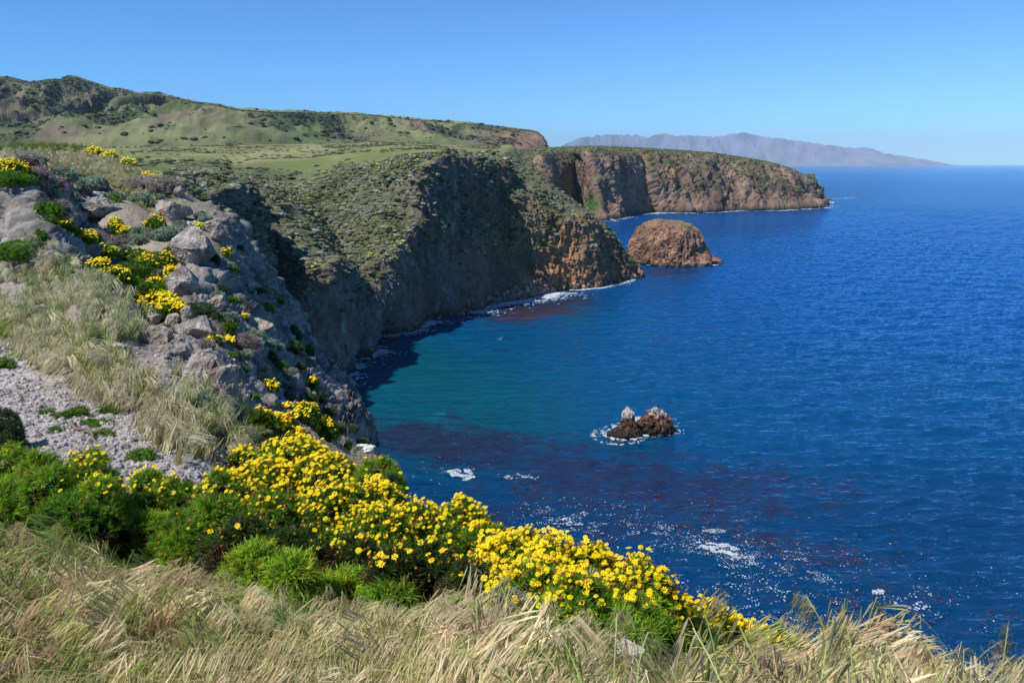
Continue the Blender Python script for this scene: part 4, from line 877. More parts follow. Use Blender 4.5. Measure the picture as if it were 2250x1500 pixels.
BUSHES = [ # kind, foot u, foot v, half width, height, flowers, label
 ('coreo', 26, 392, 32, 38, 3, 'dome of solid yellow flowers at the left edge above the pale bluff'),
 ('green', 22, 402, 38, 24, 0, 'green weed mound below the yellow dome at the left edge'),
 ('coreo', 208, 344, 16, 16, 2, 'leftmost yellow bush on the grassy knoll skyline'),
 ('coreo', 243, 352, 14, 14, 2, 'second yellow bush along the grassy knoll skyline'),
 ('coreo', 279, 367, 12, 14, 2, 'third yellow bush along the knoll skyline above the pale stones'),
 ('coreo', 325, 394, 11, 10, 2, 'small yellow bush above the large bare twiggy bush'),
 ('coreo', 345, 400, 8, 8, 2, 'tiny yellow bush behind the large bare twiggy bush'),
 ('coreo', 138, 498, 16, 14, .5, 'green bush with a few yellow flowers where the bluff meets the bushes'),
 ('coreo', 258, 512, 19, 32, 1, 'yellow flowering bush beneath the layered grey outcrop'),
 ('coreo', 278, 524, 18, 22, 1.5, 'bright yellow cluster just right of the bush under the outcrop'),
 ('coreo', 345, 508, 25, 30, .8, 'rounded green bush with yellow edge left of the balanced stone'),
 ('coreo', 440, 506, 10, 12, 2, 'little yellow bush on the skyline right of the balanced stone'),
 ('coreo', 190, 530, 28, 20, .6, 'yellow-green bush highest along the bluff foot'),
 ('coreo', 225, 566, 40, 26, 1.2, 'broad yellow bush against the shaded bluff wall'),
 ('coreo', 222, 590, 26, 20, 1.2, 'yellow bush tucked lower against the shaded bluff wall'),
 ('coreo', 252, 622, 34, 36, 1, 'yellow and green bush at the bend of the shaded bluff'),
 ('green', 275, 598, 34, 20, 0, 'smooth green carpet plant above the bend of the bluff'),
 ('coreo', 308, 588, 38, 40, .5, 'dark green bush with yellow top in the middle of the gully'),
 ('coreo', 352, 598, 44, 44, .9, 'largest dark green gully bush dotted with yellow flower clusters'),
 ('green', 384, 570, 26, 30, 0, 'green bush against the left side of the big round boulder'),
 ('coreo', 298, 604, 18, 16, 1.5, 'small yellow cluster below the dark green gully bush'),
 ('green', 285, 638, 34, 30, 0, 'leafy light green plant in the lower gully beside the bluff'),
 ('coreo', 380, 618, 19, 30, 3, 'bright yellow round bush at the foot of the big round boulder'),
 ('coreo', 342, 630, 22, 18, 1.2, 'yellow bush in the centre of the lower gully'),
 ('green', 318, 634, 12, 10, 0, 'small green tuft beside the bare soil strip in the gully'),
 ('green', 372, 642, 26, 24, 0, 'green plant right of the lower gully yellow bush'),
 ('coreo', 330, 678, 44, 36, 3, 'long dense yellow flower bank at the lower end of the gully'),
 ('coreo', 368, 690, 34, 30, 1.5, 'yellow and dark green bush at the right end of the flower bank'),
 ('coreo', 398, 690, 14, 22, 2, 'drooping yellow flowers behind the pale pointed stone'),
 ('coreo', 384, 655, 14, 16, 1.2, 'small yellow bush right above the flower bank'),
 ('coreo', 498, 560, 10, 12, 1.5, 'small lone yellow bush on the dark shaded rock face'),
 ('coreo', 536, 702, 10, 14, 1, 'small yellow flowered tuft beside the sunlit tan ledge'),
 ('coreo', 500, 752, 11, 9, 3, 'orange-yellow flower clump in front of the bare twigs'),
 ('coreo', 475, 758, 14, 24, .4, 'yellow-green stems running down beside the orange clump'),
 ('coreo', 592, 854, 22, 18, 2, 'yellow bush in the lower gully below the tan rock'),
 ('coreo', 630, 896, 8, 10, 1, 'tiny yellow tuft among the bare twigs near the cliff edge'),
 ('coreo', 688, 852, 12, 22, .7, 'dark bush with dull yellow flowers on the shaded cliff edge'),
 ('dark', 702, 882, 14, 24, 0, 'lower dark bush on the shaded cliff edge'),
 ('dark', 650, 745, 12, 22, 0, 'dark bush clinging above the cove on the skyline edge'),
 ('dark', 655, 772, 11, 18, 0, 'dark yellow-tinged bush just under the skyline bush above the cove'),
 ('dark', 725, 915, 14, 20, 0, 'dark bush above the streaked cliff near the water'),
 ('dark', 745, 950, 13, 24, 0, 'dark hanging bush second from the waterline edge'),
 ('dark', 762, 985, 14, 22, 0, 'dark bush at the foot of the streaked cliff'),
 ('dark', 798, 990, 20, 30, 0, 'lowest dark bush at the very tip of the near cliff edge'),
 ('coreo', 575, 950, 42, 56, 2, 'flowering mound with feathery green skirt beside the pink boulder'),
 ('coreo', 612, 962, 36, 52, 1.6, 'right half of the flowering mound by the pink boulder, feathery green below'),
 ('coreo', 545, 925, 26, 22, 1.5, 'small yellow patch left of the flowering mound'),
 ('coreo', 668, 925, 34, 44, 1, 'leafy bush with yellow rim on the shaded slope right of the mound'),
 ('coreo', 712, 962, 30, 50, .9, 'leafy bush with yellow rim lowest on the shaded slope'),
 ('coreo', 655, 958, 14, 20, 2.2, 'small yellow tuft poking up behind the big foreground flower bank'),
 # rounded sage
 ('sage', 145, 395, 26, 25, 0, 'rounded sage bush at the top of the sage group'),
 ('sage', 96, 365, 12, 18, 0, 'small dark sage ball right of the upper bare bush'),
 ('sage', 92, 416, 16, 22, 0, 'pale sage bush at the left of the sage group'),
 ('sage', 108, 404, 15, 20, 0, 'sage bush between the left one and the bare twigs'),
 ('sage', 180, 418, 28, 24, 0, 'domed pale sage bush left of centre in the sage group'),
 ('sage', 215, 416, 26, 28, 0, 'dark-hollowed sage bush right of the domed pale one'),
 ('sage', 120, 436, 12, 18, 0, 'small sage ball under the bare twigs'),
 ('sage', 158, 438, 22, 14, 0, 'low sage bush touching the layered grey outcrop'),
 ('sage', 258, 436, 16, 14, 0, 'sage tuft behind the bright green plant on the outcrop'),
 ('sage', 312, 448, 20, 22, 0, 'round sage ball under the large bare twiggy bush'),
 ('sage', 345, 438, 14, 10, 0, 'light sage sprig at the foot of the large bare twiggy bush'),
 ('sage', 310, 520, 22, 20, 0, 'grey bush between the two yellow bushes left of the boulder'),
 ('sage', 305, 532, 20, 14, 0, 'pale sage bush low between the two yellow bushes'),
 ('sage', 375, 522, 42, 22, 0, 'wide spreading sage bush left of the big round boulder'),
 ('sage', 400, 505, 24, 18, 0, 'greyish sage bush behind the big round boulder'),
 ('sage', 208, 505, 9, 8, 0, 'tiny sage ball in the dark hollow below the outcrop'),
 ('sage', 232, 540, 14, 12, 0, 'soft sage plant above the broad yellow bush'),
 ('sage', 272, 552, 12, 14, 0, 'sage sprig left of the dark green gully bush'),
 ('sage', 440, 478, 12, 14, 0, 'sage bush upper one in the hollow behind the boulder'),
 ('sage', 452, 488, 14, 14, 0, 'sage bush lower one in the hollow behind the boulder'),
 ('sage', 372, 600, 30, 12, 0, 'low grey-green plant under the largest gully bush'),
 ('sage', 480, 655, 15, 16, 0, 'sage bush on top of the pinkish rough rock'),
 ('sage', 500, 715, 18, 30, 0, 'upright sage bush with green foot in the right gully'),
 ('sage', 555, 748, 24, 26, 0, 'largest pale sage bush on the right of the twiggy gully'),
 ('sage', 590, 758, 16, 14, 0, 'sage bush right of the largest pale one'),
 ('sage', 612, 765, 9, 10, 0, 'small sage ball on the skyline edge above the cove'),
 ('sage', 540, 780, 14, 14, 0, 'sage ball below the largest pale sage bush'),
 ('sage', 630, 828, 20, 22, 0, 'trailing sage bush above the upright grey rock'),
 ('sage', 425, 890, 30, 36, 0, 'spiky silvery bush at the foot of the pitted tan rock'),
 ('sage', 565, 972, 24, 12, 0, 'silvery leafy plant below the pink boulder'),
 ('sage', 60, 688, 38, 14, 0, 'low blue-green mat on the grassy slope at the left'),
 # bare twigs
 ('twig', 62, 365, 30, 30, 0, 'purple-brown bare bush on the knoll above the sage group'),
 ('twig', 85, 392, 24, 22, 0, 'bare bush in the shade right of the yellow dome'),
 ('twig', 128, 418, 24, 30, 0, 'bare brown bush in the middle of the sage group'),
 ('twig', 182, 424, 22, 18, 0, 'bare patch of twigs under the domed pale sage'),
 ('twig', 142, 474, 22, 34, 0, 'brown bare bush left of the layered grey outcrop'),
 ('twig', 342, 428, 48, 38, 0, 'large grey-purple bare bush on the ridge skyline'),
 ('twig', 205, 525, 34, 20, 0, 'bare twigs in the shadow beneath the layered outcrop'),
 ('twig', 262, 540, 26, 22, 0, 'dark bare bush between the sage and the gully'),
 ('twig', 535, 772, 40, 44, 0, 'wide bare twiggy bush under the pale sage bushes'),
 ('twig', 632, 868, 28, 30, 0, 'bleached bare twigs beside the upright grey rock'),
 ('twig', 452, 762, 22, 22, 0, 'sparse bare sticks on the crumbly rock pile'),
 # greens
 ('green', 250, 444, 14, 16, 0, 'bright green plant on the right end of the layered outcrop'),
 ('green', 110, 470, 22, 26, 0, 'green bush in the hollow right of the pale bluff'),
 ('green', 120, 488, 22, 16, 0, 'low green shrub under the hollow bush by the bluff'),
 ('green', 155, 512, 18, 14, 0, 'round green plant where the bluff shade begins'),
 ('green', 45, 562, 52, 34, 0, 'olive green rounded bush on the ledge at the left edge'),
 ('dark', 5, 560, 20, 34, 0, 'dark bush behind the olive bush at the left edge'),
 ('green', 90, 525, 14, 22, 0, 'thin green plants in the crease of the pale bluff'),
 ('green', 335, 703, 20, 22, 0, 'bright green round clump on the crumbly tan ledge'),
 ('green', 508, 664, 9, 12, 0, 'small green tuft right of the pinkish rough rock'),
 ('dark', 442, 690, 34, 26, 0, 'dark green shrub in the gully right of the pointed stone'),
 ('green', 505, 728, 14, 26, 0, 'lime green foot of the upright sage bush'),
 ('green', 620, 812, 14, 18, 0, 'bright green tuft above the trailing sage'),
 ('green', 508, 782, 14, 12, 0, 'green tuft below the orange flower clump'),
 ('green', 535, 812, 9, 7, 0, 'tiny green tuft in the shaded right gully'),
 ('green', 560, 870, 12, 6, 0, 'small green tuft on top of the small grey rock'),
 ('green', 438, 942, 15, 16, 0, 'small round green clump on the edge of the gravel slope'),
 ('green', 515, 955, 20, 14, 0, 'green plant in front of the small grey stone'),
 ('dark', 14, 985, 48, 100, 0, 'tall dark green bush at the left edge beside the gravel'),
 ('green', 168, 912, 26, 22, 0, 'green clump highest on the white gravel slope'),
 ('green', 205, 936, 34, 16, 0, 'spreading green clump in the middle of the white gravel'),
 ('green', 135, 918, 18, 12, 0, 'small green clump left on the white gravel slope'),
 ('green', 105, 908, 16, 10, 0, 'smaller green clump further left on the white gravel slope'),
 ('green', 225, 955, 22, 14, 0, 'green clump just above the driftwood stick'),
 ('green', 118, 950, 18, 10, 0, 'flat green clump left of the driftwood stick'),
 ('green', 240, 905, 20, 8, 0, 'flat green clump on the right of the white gravel'),
 ('green', 355, 965, 28, 10, 0, 'elongated green weed on the right of the gravel slope'),
 ('green', 310, 1015, 36, 36, 0, 'leafy green plant at the bottom of the gravel slope'),
 ('green', 250, 860, 36, 26, 0, 'green weeds at the foot of the olive grass'),
 ('green', 265, 900, 26, 16, 0, 'lower green weeds trailing beneath the olive grass'),
 ('green', 205, 762, 30, 12, 0, 'light green weeds left of the white knobbly stone'),
 ('green', 10, 805, 24, 24, 0, 'bright green bush at the left edge on the gravel'),
 ('green', 45, 782, 30, 12, 0, 'flat green weeds right of the left edge bush'),
]
def build_bushes():
    for i, (kd, u, v, hw, h, fl, lab) in enumerate(BUSHES):
        g = {'coreo': G_F, 'sage': G_S, 'twig': G_B, 'green': G_G, 'dark': G_D}[kd]
        add_bush(kd, u, v, hw, h, lab, fl, i, g, heads=.15 if fl and v > 850 else 0)
    # unnamed-spot dark plants rooted on the steep shaded face
    r = np.random.default_rng(9); L_ = []
    while len(L_) < 34:
        u = r.uniform(470, 815); v = r.uniform(480, 985)
        if v < vtopE(u) + 6 or v > vtopE(u) + 230: continue
        L_.append((v, u))
    tens = ['', 'twenty-', 'thirty-']; one = ['', 'first', 'second', 'third', 'fourth', 'fifth', 'sixth', 'seventh', 'eighth', 'ninth', 'tenth', 'eleventh', 'twelfth', 'thirteenth', 'fourteenth', 'fifteenth', 'sixteenth', 'seventeenth', 'eighteenth', 'nineteenth', 'twentieth']
    for n, (v, u) in enumerate(sorted(L_)):
        m = n + 1; w_ = one[m] if m <= 20 else ('thirtieth' if m == 30 else ('twenty-' if m < 30 else 'thirty-') + one[m % 10])
        add_bush('dark' if r.random() < .6 else 'green', u, v, r.uniform(6, 15), r.uniform(7, 16), w_ + ' from the top of the small dark plants clinging to the steep shaded face', 0, 500 + n, 'small plants on the steep shaded face')
build_bushes()
def stick():
    a, b = E(158, 932) + C3(0, 0, .05), E(232, 985) + C3(0, 0, .04); V, Fs = [], []; n = 10
    d = b - a; s = np.cross(d, C3(0, 0, 1)); s /= np.linalg.norm(s); t_ = np.cross(s, d); t_ /= np.linalg.norm(t_); K = 14
    for i in range(K + 1):
        q = a + d * i / K + s * .05 * math.sin(i * .7) + C3(0, 0, .03 * math.sin(i * 1.3)); rr = .028 * (1 - .5 * i / K)
        for j in range(n): an = j / n * 6.283; V.append(q + (s * math.cos(an) + t_ * math.sin(an)) * rr)
    for i in range(K):
        for j in range(n): Fs.append((i * n + j, i * n + (j + 1) % n, (i + 1) * n + (j + 1) % n, (i + 1) * n + j))
    Fs.append(tuple(range(n))); Fs.append(tuple(range(K * n, (K + 1) * n)))
    V, L, S, _ = tpl(V, Fs); me = mesh_np('driftwood_stick', V, L, S, np.tile(C3(.17, .13, .10), (len(V), 1)))
    tag(link('dry_stick', me, M['twig']), 'long grey-brown dead stick lying on the white gravel slope', 'stick')
stick()

# ------------------------------------------------------------------ the foreground flower bank
def add_fore(u, vt, y, hw, h, nf, nh, label, seed, light=0, kind='coreo'):
    """bush whose top shows at row vt; every flower and seed head that shows is its own part"""
    k = y / F; h = h * 1.45; yg = float(E(u, min(vt + h, 1490))[1]) + .25; y = min(y, yg); k = y / F; rx, rz = hw * k * 1.1, h * k * 1.12; ry = rx * .85; c = W(u, vt + h, y); c[2] = W(u, vt, y)[2] - rz * 1.02
    o = bpy.data.objects.new('flowering_bush' if kind == 'coreo' else 'feathery_plant', None); COL.objects.link(o); o.location = c
    tag(o, label, 'flowering bush' if kind == 'coreo' else 'plant', 'flowering bushes in the foreground bank' if kind == 'coreo' else 'feathery green plants in the foreground')
    L = .075 if kind == 'coreo' else .085; n = int(np.clip(math.pi * 2.2 * rx * max(rx, rz) / (.05 ** 2), 300, 2200)); lob = int(8 + rx * 6)
    p, d, cs, rads = mound(rx, ry, rz, seed, n, lob, .36); base = mix(C3(.115, .25, .02), C3(.30, .46, .03), np.array(max(light, 0))) if light >= 0 else C3(.045, .085, .015)  # negative light puts the hollow's shade into a darker leaf colour
    c_ = jit(base, len(p), .22) * (1 + .3 * perlin(p * 3 + seed))[:, None]
    hz = p[:, 2] / rz; dead = (hz < (.30 if light >= 0 else .62) + .2 * perlin(p * 4)) & (kind == 'coreo'); c_[dead] = jit(C3(.075, .05, .022), int(dead.sum()), .35)  # dead leaves low down; negative light raises them to deepen the painted shade
    if light > .6: c_ *= np.where(nr.random((len(p), 1)) < .15, C3(1.5, 1.0, 1), C3(1, 1, 1))
    me = inst('foliage', FEATH, p - d / np.linalg.norm(d, axis=1)[:, None] * .02, rot_from(d + C3(0, 0, .7) + .35 * nr.normal(size=p.shape), nr.uniform(0, 6.28, len(p))), L / .09 * nr.uniform(.7, 1.35, len(p)), c_)
    link('foliage', me, M['leaf'], o)
    # woody stems inside
    V, Fs = [], []
    for i in range(26):
        e = p[nr.integers(0, len(p))] * .85; m1 = C3(e[0] * .35, e[1] * .35, e[2] * .5); s = C3(nr.normal(), nr.normal(), 0); s /= np.linalg.norm(s); ribbon([C3(0, 0, -.1) + .05 * nr.normal(size=3), m1, e], [.016, .011, .005], s, V, Fs)
    Vt, Lt, St, _ = tpl(V, Fs); link('stems', mesh_np('stems', Vt, Lt, St, np.tile(C3(.10, .065, .04), (len(Vt), 1))), M['twig'], o)
    link('dark_core', core_mesh(cs, rads, C3(.030, .024, .012), .66), M['twig'], o)  # near-black filler standing for the dim inside of the bush
    un = d / np.linalg.norm(d, axis=1)[:, None]
    def heads(name, meshes, T, cols, cnt, lift, zmin):
        if not cnt: return
        w_ = (p[:, 2] / rz > zmin) * (.12 + np.clip(un[:, 2], 0, 1)) * np.exp(1.4 * perlin(p * 5 + seed)) * (1 + .5 * (un[:, 1] < .2)); w_ = w_ / w_.sum()
        i = nr.choice(len(p), cnt, p=w_, replace=cnt > (w_ > 0).sum()); q = p[i] + un[i] * lift * .4 + C3(0, 0, lift) + .025 * nr.normal(size=(cnt, 3))
        nd = un[i] * .35 + C3(-.28, -.30, .75) + .28 * nr.normal(size=q.shape); Rm = rot_from(nd, nr.uniform(0, 6.28, cnt)); sz = nr.uniform(.42, .88, cnt) * (.85 if y < 6.3 else (1 if y < 8 else 1.15))
        # those nearest the lens become parts, the rest one mesh
        order = np.argsort(-(p[i] @ C3(-.1, -1, .9))); ind, rest = order[:100], order[100:]
        for a in ind:
            f = link(name, meshes[nr.integers(0, len(meshes))], None, o); m_ = Matrix(Rm[a].tolist()).to_4x4(); m_ = Matrix.Translation(Vector(q[a])) @ m_ @ Matrix.Scale(float(sz[a]), 4); f.matrix_local = m_
        if len(rest):
            me = inst(name, T, q[rest], Rm[rest], sz[rest], cols[nr.integers(0, len(cols), len(rest))] * (1 + .08 * nr.normal(size=(len(rest), 1)))); g = link(name + 's', me, M['petal' if name == 'flower' else 'seed'], o); g['kind'] = 'stuff'
        V, Fs = [], []
        for a in order:
            s = C3(nr.normal(), nr.normal(), 0); s /= np.linalg.norm(s); b0 = p[i[a]] - un[i[a]] * .04; ribbon([b0, (b0 + q[a]) / 2 + C3(0, 0, .01), q[a]], [.0022, .0018, .0015], s, V, Fs)
        Vt, Lt, St, _ = tpl(V, Fs); sk = link('stalks', mesh_np('stalks', Vt, Lt, St, np.tile(C3(.16, .22, .03), (len(Vt), 1))), M['leaf'], o); sk['kind'] = 'stuff'
    heads('flower', FLW_ME, FLW, np.array([YEL, YEL * C3(1, .9, 1)]), nf, .055, .35)
    heads('seed_head', HEAD_ME, HEAD, np.array([[.30, .10, .02], [.22, .075, .03], [.42, .19, .02]]), nh, .05, .30)
FORE = [ # u, top row, y, half width px, height px, flowers, seed heads, label
 (40, 975, 9.6, 60, 80, 4, 40, 'rust-brown seed heads standing over green at the far left of the bank'),
 (110, 990, 8.6, 85, 130, 2, 26, 'smooth bright green bush with hardly any flowers, leftmost in the bank'),
 (215, 985, 8.3, 70, 110, 50, 50, 'green bush with a yellow crest in front of the dead stick'),
 (235, 1045, 7.4, 70, 110, 14, 30, 'green bush with dark hollow below, second from the left'),
 (335, 1030, 7.9, 55, 80, 34, 30, 'low yellow-crested bush at the foot of the gravel slope'),
 (400, 1045, 7.3, 75, 130, 26, 60, 'bush with sparse yellow flowers and many rusty seed heads'),
 (500, 1030, 7.9, 80, 120, 90, 110, 'bush with yellow crest and rust-brown seed heads left of the bright bank'),
 (480, 1085, 6.9, 80, 120, 4, 50, 'dark green feathery bush over the deep shaded hollow'),
 (545, 985, 10.5, 42, 40, 45, 12, 'small yellow clump in front of the dry grass'),
 (660, 955, 9.8, 95, 100, 260, 60, 'tallest bush of the bank, covered in yellow flowers at the peak'),
 (600, 1010, 8.4, 90, 110, 200, 110, 'yellow bush left of the tallest peak'),
 (715, 1000, 8.7, 90, 110, 240, 90, 'dense yellow bush right under the tallest peak'),
 (600, 1075, 6.9, 90, 130, 40, 110, 'green bush with brown seed heads in front of the bright yellow ones'),
 (735, 1060, 7.2, 90, 130, 190, 110, 'large-flowered yellow bush in the middle of the bank'),
 (830, 1055, 7.7, 85, 110, 230, 90, 'dense yellow bush right of the middle of the bank'),
 (850, 1105, 6.7, 90, 130, 130, 110, 'yellow and rust bush above the deepest shade'),
 (925, 1100, 7.1, 75, 130, 170, 90, 'yellow bush right of the deepest shade'),
 (840, 1003, 11.0, 62, 80, 6, 60, 'smooth green dome with orange top against the water'),
 (1015, 1095, 8.3, 58, 80, 110, 60, 'round yellow-topped bush standing alone against the water'),
 (1070, 1150, 7.6, 70, 70, 60, 70, 'sparse orange-yellow bush sloping down behind the grass tuft'),
 (1150, 1175, 7.2, 70, 60, 60, 80, 'low orange-yellow bush on the edge over the foam'),
 (735, 1165, 5.9, 62, 95, 16, 22, 'small isolated green bush with a handful of flowers in the shade'),
 (1110, 1185, 6.1, 85, 120, 210, 60, 'brightest yellow bush with big flowers, left half of the right bank'),
 (1205, 1185, 6.0, 85, 130, 230, 70, 'brightest yellow bush with big flowers, centre of the right bank'),
 (1165, 1240, 5.5, 95, 110, 90, 40, 'green-fronted bush with large single flowers facing the camera'),
 (1300, 1205, 6.2, 75, 120, 130, 120, 'yellow bush thick with rusty heads right of the brightest one'),
 (1390, 1235, 6.1, 70, 120, 110, 120, 'yellow and rust bush against the dark water'),
 (1260, 1270, 5.4, 75, 100, 60, 50, 'bush with dark green gap and drooping flowers at its foot'),
 (1215, 1298, 5.1, 45, 60, 24, 14, 'little low group of large yellow flowers nearest the camera'),
 (1350, 1285, 5.7, 65, 90, 60, 90, 'rust and yellow bush above the dark gap at the right'),
 (1450, 1285, 5.9, 60, 100, 70, 120, 'rusty seed-head bush at the right end of the tall bank'),
 (1430, 1345, 5.0, 40, 45, 16, 40, 'small orange flower cluster below the dark gap at the right'),
 (1540, 1345, 6.2, 58, 70, 120, 50, 'yellow and orange bush behind the white pitted rock'),
 (1605, 1372, 6.0, 48, 55, 110, 40, 'bright yellow bush right of the white pitted rock'),
 (1665, 1392, 5.6, 45, 45, 90, 10, 'thin yellow patch showing through the grass'),
 (1712, 1415, 5.2, 22, 30, 40, 0, 'last small yellow cluster at the right end of the flowers'),
]
for i, (u, vt, y, hw, h, nf, nh, lab) in enumerate(FORE): add_fore(u, vt, y, hw, h, int(nf * (2.0 if u < 1050 else 1.5)), int(nh * (1 if u < 1050 else 1.3)), lab, 100 + i, .5 if u < 240 else (.3 if u < 520 or u == 840 else .12))
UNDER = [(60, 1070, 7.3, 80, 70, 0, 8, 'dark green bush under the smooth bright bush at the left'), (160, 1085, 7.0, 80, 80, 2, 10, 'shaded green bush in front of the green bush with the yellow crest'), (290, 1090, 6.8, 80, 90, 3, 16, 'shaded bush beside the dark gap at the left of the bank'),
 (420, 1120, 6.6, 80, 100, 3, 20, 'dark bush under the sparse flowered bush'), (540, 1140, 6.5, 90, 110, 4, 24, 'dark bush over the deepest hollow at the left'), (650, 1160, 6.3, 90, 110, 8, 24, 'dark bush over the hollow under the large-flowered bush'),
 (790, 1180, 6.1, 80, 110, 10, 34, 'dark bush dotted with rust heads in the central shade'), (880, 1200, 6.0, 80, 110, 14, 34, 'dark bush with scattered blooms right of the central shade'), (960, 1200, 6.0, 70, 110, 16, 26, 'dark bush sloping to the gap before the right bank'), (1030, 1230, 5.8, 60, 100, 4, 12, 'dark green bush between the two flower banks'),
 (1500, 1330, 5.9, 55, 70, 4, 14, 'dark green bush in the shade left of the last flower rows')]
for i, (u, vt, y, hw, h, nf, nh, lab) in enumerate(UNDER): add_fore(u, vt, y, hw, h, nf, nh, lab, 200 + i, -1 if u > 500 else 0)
FERN = [(20, 1055, 6.8, 90, 90, .45, 'soft green plant at the left edge behind the grass'), (350, 1130, 5.7, 110, 90, .95, 'yellow-green feathery plant left of the deep hollow'), (410, 1160, 5.3, 60, 60, .8, 'small yellow-green sprays right of the left feathery plant'),
 (560, 1205, 5.2, 70, 80, 1.0, 'yellowest feathery plant below the central hollow'), (640, 1225, 5.0, 55, 80, .8, 'feathery plant with lime tips right of the yellowest one'), (760, 1265, 4.6, 80, 60, .9, 'low lime feathery plant at the centre foot of the bank'),
 (850, 1290, 4.5, 60, 50, .4, 'mid green feathery plant at the edge of the dark hollow'), (1240, 1335, 4.5, 90, 50, .5, 'bright green plant under the brightest yellow bush'), (1360, 1340, 4.5, 90, 60, .5, 'bright green feathery carpet left of the small orange cluster'),
 (1450, 1375, 4.3, 45, 40, .7, 'lime green tuft by the flat white rock'), (1495, 1362, 5.6, 32, 34, .0, 'dark green feathery bush in the shade behind the white rock'), (1755, 1425, 5.0, 24, 24, .6, 'last green sprig at the cliff edge on the right')]
for i, (u, vt, y, hw, h, lt, lab) in enumerate(FERN): add_fore(u, vt, y, hw, h, 0, 0, lab, 300 + i, lt, 'fern')

# ------------------------------------------------------------------ grass
def blade_t(r, n=3, L=1, bend=.5, wd=.012, seg=4):
    V, Fs, sh = [], [], []
    for k in range(n):
        a = r.uniform(0, 6.283); o = C3(r.normal(), r.normal(), 0) * .05; b = bend * r.uniform(.3, 1.4); dx = C3(math.cos(a), math.sin(a), 0); l = L * r.uniform(.6, 1.1); t = np.linspace(0, 1, seg + 1)
        pts = [o + C3(0, 0, l) * (q - .25 * b * q * q) + dx * b * l * q * q * .7 for q in t]; sd = np.cross(dx, C3(0, 0, 1)); ribbon(pts, [wd * (1 - .85 * q) for q in t], sd, V, Fs)
        for q in t: sh += [[.75 + .25 * q] * 3] * 2
    return tpl(V, Fs, sh)
def plume_t(r, awn=1.0, dense=1.0, hang=.0):
    """a brome head: an arched stem with long awned spikelets hanging to one side (towards -x)"""
    V, Fs, sh = [], [], []; t = np.linspace(0, 1, 9); arch = r.uniform(.5, 1.0); pts = [C3(-arch * .62 * q ** 2.2, 0, q - .30 * arch * q ** 3) for q in t]
    ribbon(pts, [.0035] * 9, C3(0, 1, 0), V, Fs); sh += [[.6, .8, .45]] * 18
    ns = int(r.integers(12, 19) * dense); md = C3(-.70 + .2 * r.normal(), .12 * r.normal(), -.62 - hang + .2 * r.normal())
    for k in range(ns):
        q = r.uniform(.58, 1.0); i = q * 8; a = int(min(i, 7)); p0 = pts[a] + (pts[a + 1] - pts[a]) * (i - a)
        p1 = p0 + C3(-.09 * r.uniform(.2, 1.3), .06 * r.normal(), .03 * r.uniform(-.6, 1.2)); dr = md + C3(.15 * r.normal(), .16 * r.normal(), .13 * r.normal()); dr /= np.linalg.norm(dr); l = r.uniform(.28, .44) * (.7 if hang else 1)
        sd = np.cross(dr, C3(r.normal(), r.normal(), r.normal())); sd /= np.linalg.norm(sd); bn = C3(0, 0, -.10 * l)
        ribbon([p0, (p0 + p1) / 2 + C3(0, 0, .01), p1], [.0012] * 3, sd, V, Fs); sh += [[.8, .8, .6]] * 6
        for S_ in (sd, np.cross(sd, dr)):
            ribbon([p1, p1 + dr * l * .25, p1 + dr * l * .6 + bn * .4, p1 + dr * l + bn], [.0018, .0095, .0070, .0018], S_, V, Fs); sh += [[1, 1, 1]] * 8
        for w_ in range(6):
            e = dr + .09 * r.normal(size=3); b0 = p1 + dr * l * r.uniform(.35, .95); b = len(V); V += [b0 - sd * .0016, b0 + sd * .0016, b0 + e * .26 * awn + bn]; Fs.append((b, b + 1, b + 2)); sh += [[1.15, 1.1, 1]] * 3
    return tpl(V, Fs, sh)
BL = [blade_t(np.random.default_rng(k + 200), 4, 1, .55, .0085) for k in range(8)]
BLT = [blade_t(np.random.default_rng(k + 230), 4, 1, .35, .035, 3) for k in range(6)]
PL = [plume_t(np.random.default_rng(k + 260)) for k in range(14)]
PH = [plume_t(np.random.default_rng(k + 290), 1.0, 1.1, .9) for k in range(14)]
def near_edge(u):   # upper edge (row) of the foreground grass
    return np.interp(u, [-200, 0, 120, 300, 450, 600, 700, 800, 900, 1000, 1150, 1300, 1450, 1550, 1700, 1850, 2000, 2150, 2300], [1070, 1085, 1150, 1240, 1290, 1300, 1330, 1345, 1325, 1335, 1350, 1365, 1400, 1415, 1430, 1465, 1480, 1510, 1540])
